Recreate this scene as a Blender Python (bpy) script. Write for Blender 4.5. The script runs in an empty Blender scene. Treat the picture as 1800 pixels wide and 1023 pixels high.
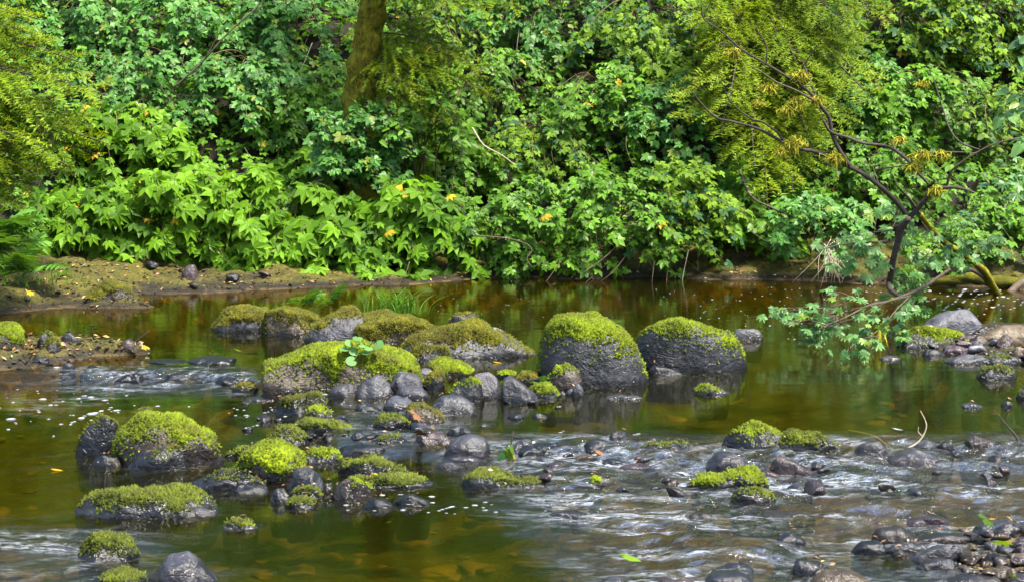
import bpy, math
import numpy as np
from mathutils import Vector, Matrix

S = bpy.context.scene
COL = S.collection
R = math.radians

# ------------------------------------------------------------------ camera, sky, sun, exposure
CAM_H, FPX, HOR = 1.7, 3200.0, 150.0
PITCH = math.atan((511.5 - HOR) / FPX)
cam = bpy.data.objects.new('camera', bpy.data.cameras.new('camera'))
COL.objects.link(cam)
cam.location = (0, 0, CAM_H)
cam.rotation_euler = (math.pi / 2 - PITCH, 0, 0)
cam.data.sensor_width = 36
cam.data.lens = 36 * FPX / 1800
cam.data.clip_end = 2000
cam.data.dof.use_dof = True
cam.data.dof.focus_distance = 10.0
cam.data.dof.aperture_fstop = 16.0
S.camera = cam

SUN_EL, SUN_AZ = 62.0, 128.0          # azimuth: compass bearing of the sun, camera looks along +Y (0)
wd = bpy.data.worlds.new('World'); S.world = wd; wd.use_nodes = True
nt = wd.node_tree
sky = nt.nodes.new('ShaderNodeTexSky'); sky.sky_type = 'NISHITA'; sky.sun_disc = False
sky.sun_elevation = R(SUN_EL); sky.sun_rotation = R(SUN_AZ)
sky.air_density = 1.0; sky.dust_density = 2.0
bg = nt.nodes['Background']; bg.inputs['Strength'].default_value = 0.05
nt.links.new(sky.outputs[0], bg.inputs[0])
sl = bpy.data.lights.new('sun', 'SUN'); sl.energy = 1.5; sl.angle = R(10.0); sl.color = (1.0, 0.93, 0.76)
sun = bpy.data.objects.new('sun', sl); COL.objects.link(sun)
el, az = R(SUN_EL), R(SUN_AZ)
sdir = Vector((math.sin(az) * math.cos(el), math.cos(az) * math.cos(el), math.sin(el)))
sun.rotation_euler = (-sdir).to_track_quat('-Z', 'Y').to_euler()
vs = S.view_settings
vs.view_transform = 'Standard'; vs.look = 'None'; vs.exposure = 3.42; vs.gamma = 1.0; vs.use_curve_mapping = False
S.cycles.max_bounces = 8; S.cycles.diffuse_bounces = 4; S.cycles.glossy_bounces = 3; S.cycles.transparent_max_bounces = 8
S.cycles.transmission_bounces = 4; S.cycles.caustics_reflective = False; S.cycles.caustics_refractive = False
S.cycles.use_denoising = True

# ------------------------------------------------------------------ numbers
RNG = np.random.default_rng(11)

def _h(ix, iy, iz):
    n = (ix * 374761393 + iy * 668265263 + iz * 2147483647 + 974711) & 0xFFFFFFFF
    n = ((n ^ (n >> 13)) * 1274126177) & 0xFFFFFFFF
    n = ((n ^ (n >> 16)) * 2246822519) & 0xFFFFFFFF
    return ((n ^ (n >> 15)) & 0xFFFFFF) / float(0xFFFFFF) * 2 - 1

def noise(x, y, z=0.0):
    x, y, z = np.broadcast_arrays(np.asarray(x, float), np.asarray(y, float), np.asarray(z, float))
    xi, yi, zi = np.floor(x).astype(np.int64), np.floor(y).astype(np.int64), np.floor(z).astype(np.int64)
    fx, fy, fz = x - xi, y - yi, z - zi
    u, v, w = fx * fx * (3 - 2 * fx), fy * fy * (3 - 2 * fy), fz * fz * (3 - 2 * fz)
    r = 0
    for a in (0, 1):
        for b in (0, 1):
            for c in (0, 1):
                r = r + _h(xi + a, yi + b, zi + c) * (u if a else 1 - u) * (v if b else 1 - v) * (w if c else 1 - w)
    return r

def fbm(x, y, z=0.0, o=4, g=0.5):
    r, a, f = 0, 1.0, 1.0
    for i in range(o):
        r = r + a * noise(np.asarray(x) * f + 17.3 * i, np.asarray(y) * f - 9.1 * i, np.asarray(z) * f + 3.7 * i)
        a *= g; f *= 2.03
    return r

def ss(a, b, x):
    t = np.clip((np.asarray(x, float) - a) / (b - a), 0, 1)
    return t * t * (3 - 2 * t)

CP, SP = math.cos(PITCH), math.sin(PITCH)
def ray(px, py):
    a, b = (px - 900.0) / FPX, (py - 511.5) / FPX
    return np.array([a, CP - b * SP, -SP - b * CP])
def P(px, py, Y):                      # the point at distance Y in front of the camera behind a pixel of the photograph
    d = ray(px, py); return np.array([d[0], d[1], d[2]]) * (Y / d[1]) + np.array([0, 0, CAM_H])
def Gz(px, py, z):
    d = ray(px, py); t = (z - CAM_H) / d[2]; return d * t + np.array([0, 0, CAM_H])
def proj(p):
    p = np.asarray(p, float); x, y, z = p[..., 0], p[..., 1], p[..., 2] - CAM_H
    w = y * CP - z * SP; up = y * SP + z * CP
    return 900 + FPX * x / w, 511.5 - FPX * up / w, w

_dv = np.array([Gz(px, py, 0.02)[:2] for px, py in ((-400, 662), (0, 662), (300, 662), (430, 668), (520, 700), (600, 775), (900, 782), (1250, 790), (1500, 800), (1800, 790), (2200, 780))])
def y_div(x): return np.interp(x, _dv[:, 0], _dv[:, 1])
def W(x, y):                            # water level: upper pool 5 cm above the lower one
    yd = y_div(x); wide = np.interp(x, [-1.2, -0.7], [0.10, 0.45])
    return 0.05 * ss(0, 1, (np.asarray(y) - yd + wide) / wide)
def G(px, py):
    z = 0.02
    for _ in range(4):
        p = Gz(px, py, z); z = float(W(p[0], p[1]))
    return Gz(px, py, z)

# ------------------------------------------------------------------ mesh helpers
def mesh_np(name, V, F, mat=None, smooth=True, attr=None):
    V = np.asarray(V, np.float32); F = np.asarray(F, np.int32)
    m = bpy.data.meshes.new(name); k = F.shape[1]
    m.vertices.add(len(V)); m.vertices.foreach_set('co', V.ravel())
    m.loops.add(F.size); m.loops.foreach_set('vertex_index', F.ravel())
    m.polygons.add(len(F)); m.polygons.foreach_set('loop_start', np.arange(0, F.size, k, dtype=np.int32))
    m.polygons.foreach_set('use_smooth', np.full(len(F), bool(smooth)))
    for an, av in (attr or {}).items():
        at = m.attributes.new(an, 'FLOAT', 'POINT'); at.data.foreach_set('value', np.asarray(av, np.float32).ravel())
    m.update(calc_edges=True)
    if mat: m.materials.append(mat)
    return m

def link(name, data, parent=None, loc=None, **props):
    o = bpy.data.objects.new(name, data); COL.objects.link(o)
    if parent: o.parent = parent
    if loc is not None: o.location = loc
    for k, v in props.items():
        if v: o[k] = v
    return o

def thing(name, label, cat, group=None, loc=(0, 0, 0)):
    return link(name, None, None, loc, label=label, category=cat, group=group)

class Bag:                              # collects pieces that end up in one mesh
    def __init__(s): s.V, s.F, s.n = [], [], 0
    def add(s, V, F):
        V = np.asarray(V, float); F = np.asarray(F, int); s.V.append(V); s.F.append(F + s.n); s.n += len(V)
    def mesh(s, name, mat, smooth=True):
        if not s.V: return None
        return mesh_np(name, np.concatenate(s.V), np.concatenate(s.F), mat, smooth)

def spline(pts, n):
    p = np.asarray(pts, float); q = np.vstack([2 * p[0] - p[1], p, 2 * p[-1] - p[-2]])
    out = []
    for t in np.linspace(0, len(p) - 1 - 1e-6, n):
        i = int(t); f = t - i; a, b, c, d = q[i], q[i + 1], q[i + 2], q[i + 3]
        out.append(0.5 * ((2 * b) + (c - a) * f + (2 * a - 5 * b + 4 * c - d) * f * f + (3 * b - a - 3 * c + d) * f ** 3))
    return np.array(out)

def tube(pts, r0, r1, sides=6, n=None, lump=0.0, seed=0):
    p = spline(pts, n) if n else np.asarray(pts, float)
    m = len(p); rad = np.linspace(r0, r1, m)
    T = np.gradient(p, axis=0); T /= np.linalg.norm(T, axis=1)[:, None] + 1e-9
    ref = np.array([0.3, 0.9, 0.2]); A = np.cross(T, ref); A /= np.linalg.norm(A, axis=1)[:, None] + 1e-9; B = np.cross(T, A)
    th = np.arange(sides) * 2 * math.pi / sides
    rr = rad[:, None] * (1 + lump * noise(p[:, 0:1] * 9 + np.cos(th) * 1.3 + seed, p[:, 1:2] * 9 + np.sin(th) * 1.3, p[:, 2:3] * 9))
    V = p[:, None, :] + rr[..., None] * (np.cos(th)[None, :, None] * A[:, None, :] + np.sin(th)[None, :, None] * B[:, None, :])
    V = V.reshape(-1, 3); F = []
    for i in range(m - 1):
        for j in range(sides):
            a, b = i * sides + j, i * sides + (j + 1) % sides
            F += [(a, b, b + sides), (a, b + sides, a + sides)]
    V = np.vstack([V, p[-1] + T[-1] * rad[-1], p[0] - T[0] * rad[0] * 0.5]); e = m * sides
    for j in range(sides):
        F.append((e - sides + j, e - sides + (j + 1) % sides, e)); F.append(((j + 1) % sides, j, e + 1))
    return V, np.array(F)

# ------------------------------------------------------------------ materials
class Nodes:
    def __init__(s, name):
        s.m = bpy.data.materials.new(name); s.m.use_nodes = True; s.t = s.m.node_tree; s.t.nodes.clear()
        s.out = s.n('ShaderNodeOutputMaterial')
    def n(s, kind, **kw):
        x = s.t.nodes.new(kind)
        for k, v in kw.items():
            if k.startswith('i_'): x.inputs[k[2:].replace('_', ' ')].default_value = v
            else: setattr(x, k, v)
        return x
    def l(s, a, b): s.t.links.new(a, b)
    def noise(s, scale, detail=4, rough=0.6, vec=None, dist=0.0):
        x = s.n('ShaderNodeTexNoise'); x.inputs['Scale'].default_value = scale; x.inputs['Detail'].default_value = detail
        x.inputs['Roughness'].default_value = rough; x.inputs['Distortion'].default_value = dist
        if vec is not None: s.l(vec, x.inputs['Vector'])
        return x.outputs[0]
    def ramp(s, fac, stops):
        x = s.n('ShaderNodeValToRGB'); e = x.color_ramp.elements
        while len(e) < len(stops): e.new(0.5)
        for q, (p, c) in zip(e, stops): q.position = p; q.color = (*c, 1) if len(c) == 3 else c
        s.l(fac, x.inputs[0]); return x.outputs[0]
    def mix(s, fac, a, b, mode='MIX'):
        x = s.n('ShaderNodeMix', data_type='RGBA', blend_type=mode)
        for v, i in ((fac, 0), (a, 6), (b, 7)):
            if hasattr(v, 'is_output'): s.l(v, x.inputs[i])
            else: x.inputs[i].default_value = v if i == 0 else (*v, 1)
        return x.outputs[2]
    def math(s, op, a, b=0.0, clamp=False):
        x = s.n('ShaderNodeMath', operation=op, use_clamp=clamp)
        for v, i in ((a, 0), (b, 1)):
            if hasattr(v, 'is_output'): s.l(v, x.inputs[i])
            else: x.inputs[i].default_value = v
        return x.outputs[0]
    def bump(s, h, strength=0.5, dist=0.01, normal=None):
        x = s.n('ShaderNodeBump'); x.inputs['Strength'].default_value = strength; x.inputs['Distance'].default_value = dist
        s.l(h, x.inputs['Height'])
        if normal is not None: s.l(normal, x.inputs['Normal'])
        return x.outputs[0]
    def pr(s, color, rough=0.7, spec=0.5, normal=None):
        x = s.n('ShaderNodeBsdfPrincipled')
        for v, k in ((color, 'Base Color'), (rough, 'Roughness'), (spec, 'Specular IOR Level')):
            if hasattr(v, 'is_output'): s.l(v, x.inputs[k])
            else: x.inputs[k].default_value = (*v, 1) if isinstance(v, tuple) else v
        if normal is not None: s.l(normal, x.inputs['Normal'])
        return x
    def pos(s): return s.n('ShaderNodeNewGeometry').outputs['Position']
    def attr(s, name): return s.n('ShaderNodeAttribute', attribute_name=name).outputs['Fac']
    def done(s, sh): s.l(sh, s.out.inputs['Surface']); return s.m

def leaf_mat(name, dark, light, odd=None, odd_at=0.97, sheen=0.16, rough=0.5, trans=0.42):
    k = Nodes(name)
    oi = k.n('ShaderNodeObjectInfo').outputs['Random']; isl = k.n('ShaderNodeNewGeometry').outputs['Random Per Island']
    r = k.math('FRACT', k.math('ADD', oi, isl))
    big = k.noise(0.9, 2, 0.5, k.pos())
    f = k.math('ADD', k.math('MULTIPLY', r, 0.65), k.math('MULTIPLY', k.math('SUBTRACT', big, 0.33), 1.0), True)
    c = k.ramp(f, [(0.1, dark), (0.85, light)])
    if odd: c = k.mix(k.math('GREATER_THAN', k.math('FRACT', k.math('MULTIPLY', r, 7.31)), odd_at), c, odd)
    b = k.pr(c, rough, sheen)
    tr = k.n('ShaderNodeBsdfTranslucent'); tc = k.mix(1.0, c, (1.35, 1.15, 0.35), 'MULTIPLY'); k.l(tc, tr.inputs[0])
    mx = k.n('ShaderNodeMixShader'); mx.inputs[0].default_value = trans; k.l(b.outputs[0], mx.inputs[1]); k.l(tr.outputs[0], mx.inputs[2])
    return k.done(mx.outputs[0])

def rock_mat(name, a, b, c, wet=True, rough=0.46, spots=(0.16, 0.16, 0.155)):
    k = Nodes(name); p = k.pos()
    oi = k.n('ShaderNodeObjectInfo').outputs['Random']
    n1 = k.noise(7, 6, 0.62, p); n2 = k.noise(32, 5, 0.7, p); n3 = k.noise(120, 3, 0.7, p)
    col = k.ramp(k.math('ADD', k.math('MULTIPLY', n1, 0.75), k.math('MULTIPLY', n2, 0.3)), [(0.3, a), (0.52, b), (0.75, c)])
    lich = k.noise(14, 4, 0.75, p, 0.8); col = k.mix(k.math('MULTIPLY', k.ramp(lich, [(0.58, (0, 0, 0)), (0.64, (1, 1, 1))]), 0.4), col, c)
    col = k.mix(k.math('MULTIPLY', k.ramp(n2, [(0.62, (0, 0, 0)), (0.72, (1, 1, 1))]), 0.35), col, spots)
    br = k.math('ADD', 0.42, k.math('MULTIPLY', oi, 0.50))
    hs = k.n('ShaderNodeHueSaturation'); k.l(col, hs.inputs['Color']); k.l(br, hs.inputs['Value']); col = hs.outputs[0]
    z = k.n('ShaderNodeSeparateXYZ'); k.l(p, z.inputs[0])
    rr = k.math('ADD', rough - 0.16, k.math('MULTIPLY', n2, 0.3))
    if wet:                              # the splash line: stone within a few centimetres of the water is wet
        w = k.math('SUBTRACT', 1.0, k.math('DIVIDE', k.math('SUBTRACT', z.outputs[2], k.math('ADD', 0.03, k.math('MULTIPLY', n1, 0.06))), 0.035, True), True)
        col = k.mix(w, col, k.mix(1.0, col, (0.38, 0.36, 0.34), 'MULTIPLY'))
        rr = k.math('ADD', k.math('MULTIPLY', rr, k.math('SUBTRACT', 1.0, w)), k.math('MULTIPLY', w, 0.22))
    vo = k.n('ShaderNodeTexVoronoi'); vo.inputs['Scale'].default_value = 55; k.l(p, vo.inputs['Vector'])
    nc = k.noise(4.5, 3, 0.55, p, 1.5); crack = k.ramp(k.math('ABSOLUTE', k.math('SUBTRACT', nc, 0.5)), [(0.0, (0, 0, 0)), (0.018, (1, 1, 1))])
    h = k.math('ADD', k.math('ADD', k.math('MULTIPLY', n1, 1.6), k.math('MULTIPLY', n2, 0.4)), k.math('ADD', k.math('MULTIPLY', n3, 0.1), k.math('MULTIPLY', crack, 0.10)))
    return k.done(k.pr(col, k.math('SUBTRACT', rr, 0.08), 0.42, k.bump(h, 0.8, 0.024)).outputs[0])

def moss_mat(name, a, b, c):
    k = Nodes(name); p = k.pos()
    n1 = k.noise(11, 4, 0.6, p); n2 = k.noise(90, 4, 0.75, p)
    isl = k.n('ShaderNodeNewGeometry').outputs['Random Per Island']
    f = k.math('ADD', k.math('ADD', k.math('MULTIPLY', n1, 0.75), k.math('MULTIPLY', n2, 0.25)), k.math('MULTIPLY', k.math('SUBTRACT', isl, 0.5), 0.22))
    col = k.ramp(f, [(0.28, a), (0.5, b), (0.72, c)])
    n3 = k.noise(5, 5, 0.7, p); col = k.mix(k.math('MULTIPLY', k.ramp(n3, [(0.54, (0, 0, 0)), (0.66, (1, 1, 1))]), 0.65), col, (0.030, 0.020, 0.006))
    n4 = k.noise(3.1, 4, 0.6, p); hs = k.n('ShaderNodeHueSaturation'); k.l(col, hs.inputs['Color']); k.l(k.math('ADD', 0.35, k.math('MULTIPLY', n4, 1.25)), hs.inputs['Value']); k.l(k.math('ADD', 0.475, k.math('MULTIPLY', n1, 0.05)), hs.inputs['Hue']); col = hs.outputs[0]
    s = k.pr(col, 0.9, 0.15, k.bump(n2, 0.9, 0.012))
    s.inputs['Sheen Weight'].default_value = 0.12; s.inputs['Sheen Tint'].default_value = (0.75, 0.9, 0.2, 1)
    return k.done(s.outputs[0])

def plain_mat(name, a, b, scale=14, rough=0.8, spec=0.3, bump=0.5, stretch=None):
    k = Nodes(name); p = k.pos()
    if stretch:
        mp = k.n('ShaderNodeMapping'); mp.inputs['Scale'].default_value = stretch; k.l(p, mp.inputs[0]); p = mp.outputs[0]
    isl = k.n('ShaderNodeNewGeometry').outputs['Random Per Island']
    n1 = k.noise(scale, 5, 0.65, p)
    f = k.math('ADD', k.math('MULTIPLY', n1, 0.8), k.math('MULTIPLY', isl, 0.25))
    return k.done(k.pr(k.ramp(f, [(0.3, a), (0.8, b)]), rough, spec, k.bump(n1, bump, 0.01)).outputs[0])

M = {}
M['basalt'] = rock_mat('basalt', (0.004, 0.004, 0.005), (0.021, 0.021, 0.026), (0.085, 0.084, 0.096))
M['dark'] = rock_mat('dark_wet_basalt', (0.003, 0.003, 0.004), (0.009, 0.009, 0.011), (0.036, 0.034, 0.038), rough=0.42)
M['grey'] = rock_mat('grey_stone', (0.010, 0.010, 0.013), (0.045, 0.045, 0.058), (0.125, 0.125, 0.15), rough=0.55)
M['purple'] = rock_mat('purple_grey_stone', (0.009, 0.009, 0.012), (0.036, 0.034, 0.045), (0.095, 0.092, 0.112), rough=0.5)
M['red'] = rock_mat('reddish_purple_stone', (0.022, 0.012, 0.014), (0.075, 0.048, 0.055), (0.17, 0.125, 0.14), rough=0.45)
M['tan'] = rock_mat('tan_stone', (0.05, 0.032, 0.015), (0.14, 0.098, 0.054), (0.27, 0.215, 0.15))
M['brown'] = rock_mat('brown_stone', (0.009, 0.006, 0.004), (0.038, 0.026, 0.017), (0.11, 0.082, 0.062), rough=0.5)
M['pale'] = rock_mat('pale_stone', (0.03, 0.03, 0.034), (0.10, 0.10, 0.112), (0.22, 0.218, 0.235))
M['mossA'] = moss_mat('bright_moss', (0.010, 0.018, 0.001), (0.080, 0.115, 0.002), (0.19, 0.235, 0.004))
M['mossB'] = moss_mat('olive_moss', (0.009, 0.011, 0.001), (0.052, 0.050, 0.003), (0.125, 0.104, 0.007))
M['mossC'] = moss_mat('dull_moss', (0.006, 0.008, 0.002), (0.030, 0.040, 0.003), (0.115, 0.14, 0.010))
M['bark'] = plain_mat('bark', (0.012, 0.009, 0.007), (0.07, 0.052, 0.042), 40, 0.8, 0.3, 0.8)
M['twig'] = plain_mat('twig_bark', (0.018, 0.012, 0.008), (0.105, 0.072, 0.046), 22, 0.7, 0.3, 0.3)
M['stem'] = plain_mat('green_stem', (0.03, 0.024, 0.008), (0.11, 0.09, 0.03), 20, 0.6, 0.3, 0.2)
M['bleached'] = plain_mat('bleached_wood', (0.22, 0.17, 0.11), (0.45, 0.38, 0.29), 30, 0.7, 0.3, 0.3)
k = Nodes('leaf_litter'); isl = k.n('ShaderNodeNewGeometry').outputs['Random Per Island']
M['litter'] = k.done(k.pr(k.ramp(isl, [(0.0, (0.015, 0.007, 0.004)), (0.45, (0.06, 0.025, 0.010)), (0.68, (0.16, 0.07, 0.025)), (0.86, (0.27, 0.16, 0.075)), (0.95, (0.32, 0.26, 0.20)), (1.0, (0.36, 0.25, 0.02))]), 0.7, 0.3).outputs[0])
M['foam'] = plain_mat('foam', (0.09, 0.10, 0.11), (0.28, 0.30, 0.32), 60, 0.5, 0.5, 0.3)
M['hang'] = plain_mat('hanging_moss', (0.045, 0.038, 0.005), (0.22, 0.185, 0.022), 18, 0.9, 0.1, 0.2)
M['yellow'] = leaf_mat('yellow_leaf', (0.34, 0.20, 0.01), (0.46, 0.36, 0.03))
M['big'] = leaf_mat('bright_broad_leaf', (0.026, 0.080, 0.003), (0.135, 0.280, 0.012), (0.42, 0.30, 0.02), 0.988)  # species colour; its brightness also paints in the lit lower patch
M['blue'] = leaf_mat('blue_green_leaf', (0.022, 0.085, 0.010), (0.095, 0.250, 0.038), (0.14, 0.19, 0.02), 0.95, sheen=0.32, rough=0.45)  # species colour; its bluish tone also paints in the shaded upper thicket
M['mid'] = leaf_mat('mid_green_leaf', (0.022, 0.070, 0.004), (0.120, 0.270, 0.016), (0.38, 0.28, 0.02), 0.992, sheen=0.25, rough=0.45)
M['lime'] = leaf_mat('yellow_green_leaf', (0.040, 0.090, 0.005), (0.165, 0.285, 0.018), (0.03, 0.09, 0.03), 0.8)
M['pale_leaf'] = leaf_mat('pale_maple_leaf', (0.035, 0.110, 0.022), (0.11, 0.245, 0.055), (0.14, 0.24, 0.02), 0.9, sheen=0.45, rough=0.45)
M['seedling'] = leaf_mat('seedling_leaf', (0.08, 0.19, 0.05), (0.13, 0.26, 0.08))
M['fern'] = leaf_mat('fern_green', (0.045, 0.13, 0.016), (0.13, 0.28, 0.045), trans=0.25)
M['grass'] = leaf_mat('grass_green', (0.05, 0.14, 0.015), (0.12, 0.27, 0.03))
M['needle'] = leaf_mat('needle_green', (0.055, 0.12, 0.005), (0.23, 0.33, 0.012), (0.20, 0.16, 0.015), 0.96, sheen=0.25, rough=0.6)
M['needleG'] = leaf_mat('gold_needle', (0.055, 0.105, 0.004), (0.21, 0.30, 0.011), (0.15, 0.13, 0.012), 0.93, sheen=0.2, rough=0.6)
# ------------------------------------------------------------------ terrain
_bk = np.array([Gz(px, py, 0.05)[:2] for px, py in ((-500, 560), (0, 548), (130, 538), (190, 526), (245, 516), (420, 511), (560, 507), (715, 503), (770, 494), (850, 489), (1150, 487), (1300, 492), (1550, 497), (1640, 500), (1720, 506), (1800, 508), (2200, 520))])
def y_bank(x): return np.interp(x, _bk[:, 0], _bk[:, 1])
def bump(x, y, cx, cy, rx, ry, h, p=2):
    return h * np.exp(-(((x - cx) / rx) ** 2 + ((y - cy) / ry) ** 2) ** (p / 2))
def riffle(x, y):
    px, py, _ = proj(np.stack([x, y, np.zeros_like(x)], -1))
    m = ss(772, 800, py) * (1 - ss(1000, 1090, py)) * ss(760, 1090, px - np.clip(py - 880, 0, 200) * 1.1 + np.clip(860 - py, 0, 100) * 1.4)
    pool = np.exp(-(((px - 1560) / 130) ** 2 + ((py - 985) / 28) ** 2))
    m2 = ss(655, 664, py) * (1 - ss(668, 705, py)) * ss(40, 190, px) * (1 - ss(420, 470, px)) * (py > 600)
    m3 = np.exp(-(((px - 60) / 190) ** 2 + ((py - 955) / 26) ** 2)) + np.exp(-(((px - 90) / 210) ** 2 + ((py - 1008) / 16) ** 2))
    m4 = 0.7 * np.exp(-(((px - 700) / 110) ** 2 + ((py - 765) / 28) ** 2))
    return np.clip(np.maximum.reduce([m * (1 - pool), m2, 0.8 * m3, m4]), 0, 1)

ISLET = Gz(45, 618, 0.05)
def T(x, y):
    x = np.asarray(x, float); y = np.asarray(y, float)
    s = y - y_bank(x) + 0.16 * fbm(x * 1.7, y * 0.5, 2.2, 4, 0.65)
    bed = -0.36 - 0.16 * ss(11.5, 13.0, y) + 0.05 * fbm(x * 1.1, y * 1.1, 5.0, 4)
    rf = riffle(x, y); bed = bed * (1 - 0.62 * rf)
    px, py, _ = proj(np.stack([x, y, np.zeros_like(x)], -1))
    bar = np.exp(-(((px - 700) / 260) ** 2 + ((py - 745) / 95) ** 2))
    bed = bed + 0.2 * bar
    near = ss(5.6, 3.2, y) * 0.5
    z = bed + near
    z = z + bump(x, y, ISLET[0] - 0.35, ISLET[1], 1.02, 0.42, 0.0, 4)
    bumpy = fbm(x * 4, y * 4, 8, 3)
    z = z + (0.085 + 0.03 * bumpy - z) * ss(0.12, 0.8, bump(x, y, 3.5, 11.65, 1.08, 1.22, 1.0, 4))
    z = z + (0.035 + 0.02 * bumpy - z) * ss(0.12, 0.8, bump(x, y, 2.50, 6.38, 1.12, 0.78, 1.0, 4))
    isl = np.maximum(bump(x, y, ISLET[0] - 0.35, ISLET[1] - 0.22, 0.98, 0.74, 1.0, 5), bump(x, y, ISLET[0] + 0.42, ISLET[1] - 0.04, 0.52, 0.20, 0.93, 4))
    z = z + (0.095 + 0.045 * fbm(x * 9, y * 9, 3.3, 5, 0.7) - z) * ss(0.15, 0.85, isl)
    q = Gz(185, 537, 0.06); z = z + bump(x, y, q[0] - 0.1, q[1], 0.85, 0.2, 0.62, 4)
    land = 0.05 + 0.025 * ss(0, 0.15, s) + 0.085 * np.clip(s, 0, 4) + 0.055 * fbm(x * 2.6, y * 3.6, 1.0, 5, 0.6) * ss(0, 0.4, s)
    h = y - 15.95 - 0.25 * fbm(x * 0.5, 3.0, 0.0, 2)
    up = np.where(h > 0, 0.8 * (np.sqrt(h * h + 0.04) - 0.0) - 0.16 + 0.16 * 0, 0.0)
    up = np.where(h > 0, np.clip(up, 0, None), 0); up = np.where(up > 6.0, 6.0 + (up - 6.0) * 0.25, up)
    z = z + (land + up - z) * ss(-0.55, 0.02, s)
    side = ss(7.5, 12, np.abs(x)) * 0.5
    z = np.maximum(z, z + side * ss(14.5, 11, y))
    return z + 0.012 * fbm(x * 11, y * 11, 0, 3)

def axis(fine0, fine1, step, far):
    a = np.arange(fine0, fine1, step); lo, hi, st = [], [], step
    v = fine0
    while v > -far: st *= 1.22; v -= st; lo.append(v)
    v, st = fine1, step
    while v < far: hi.append(v); st *= 1.22; v += st
    return np.array(lo[::-1] + list(a) + hi)
def grid_faces(nx, ny):
    i = np.arange(nx * ny).reshape(ny, nx)
    return np.stack([i[:-1, :-1], i[:-1, 1:], i[1:, 1:], i[1:, :-1]], -1).reshape(-1, 4)
gx, gy = axis(-5.2, 5.2, 0.032, 700), axis(5.0, 17.2, 0.036, 700)
X, Y = np.meshgrid(gx, gy)
Z = GROUND_Z = T(X, Y)
mossy = np.clip(ss(-0.1, 0.5, fbm(X * 1.5, Y * 2.2, 7.7, 4) + 0.45 * ss(-2.2, -4.2, X) + 0.60 - 1.1 * ss(1.0, 2.0, X) * ss(10.8, 10.2, Y)), 0, 1) * ss(0.06, 0.10, Z)
k = Nodes('stream_bed_and_bank'); p = k.pos()
sp = k.n('ShaderNodeSeparateXYZ'); k.l(p, sp.inputs[0])
n1 = k.noise(6, 6, 0.65, p); n2 = k.noise(38, 5, 0.7, p)
vo = k.n('ShaderNodeTexVoronoi'); vo.inputs['Scale'].default_value = 13; k.l(p, vo.inputs['Vector'])
bedc = k.ramp(n1, [(0.3, (0.007, 0.007, 0.0015)), (0.5, (0.026, 0.020, 0.0035)), (0.7, (0.10, 0.064, 0.011))])
bedc = k.mix(0.35, bedc, k.ramp(vo.outputs['Color'], [(0.1, (0.008, 0.009, 0.002)), (0.6, (0.04, 0.032, 0.007)), (0.95, (0.14, 0.095, 0.028))]))
mud = k.ramp(k.math('ADD', k.math('MULTIPLY', n1, 0.55), k.math('MULTIPLY', n2, 0.5)), [(0.40, (0.008, 0.005, 0.003)), (0.53, (0.024, 0.015, 0.009)), (0.62, (0.060, 0.042, 0.034)), (0.70, (0.14, 0.115, 0.11))])
ms = k.ramp(k.math('ADD', k.math('MULTIPLY', n1, 0.5), k.math('MULTIPLY', n2, 0.5)), [(0.35, (0.012, 0.015, 0.002)), (0.55, (0.085, 0.076, 0.005)), (0.7, (0.20, 0.155, 0.014))])
mud = k.mix(k.math('MULTIPLY', k.attr('mossy'), 0.9), mud, ms)
wetm = k.math('DIVIDE', k.math('SUBTRACT', sp.outputs[2], k.math('ADD', 0.045, k.math('MULTIPLY', n1, 0.06))), 0.03, True)
mud = k.mix(wetm, k.mix(1.0, mud, (0.35, 0.33, 0.31), 'MULTIPLY'), mud)
shal = k.math('DIVIDE', k.math('ADD', sp.outputs[2], 0.30), 0.18, True)
bedc = k.mix(shal, k.mix(0.6, bedc, k.ramp(n1, [(0.3, (0.008, 0.014, 0.001)), (0.7, (0.055, 0.070, 0.004))])), k.mix(0.6, bedc, k.ramp(vo.outputs['Color'], [(0.2, (0.05, 0.03, 0.008)), (0.6, (0.12, 0.080, 0.022)), (0.9, (0.25, 0.17, 0.07))])))  # deep bed tinted green in place of reflected foliage; shallows are golden gravel
fz = k.math('DIVIDE', k.math('SUBTRACT', sp.outputs[2], 0.03), 0.04, True)
col = k.mix(fz, bedc, mud)
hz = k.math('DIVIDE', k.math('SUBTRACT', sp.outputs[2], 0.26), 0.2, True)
col = k.mix(hz, col, k.ramp(n2, [(0.3, (0.004, 0.003, 0.002)), (0.7, (0.020, 0.013, 0.007))]))  # dark hillside soil, with the shade behind the bushes put into its colour
hh = k.math('ADD', k.math('MULTIPLY', n1, 0.6), k.math('MULTIPLY', n2, 0.6))
M['ground'] = k.done(k.pr(col, k.math('ADD', 0.3, k.math('MULTIPLY', n2, 0.6)), 0.3, k.bump(hh, 1.0, 0.05)).outputs[0])
link('ground', mesh_np('ground', np.stack([X, Y, Z], -1).reshape(-1, 3), grid_faces(len(gx), len(gy)), M['ground'], True, {'mossy': mossy}), kind='structure')

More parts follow.
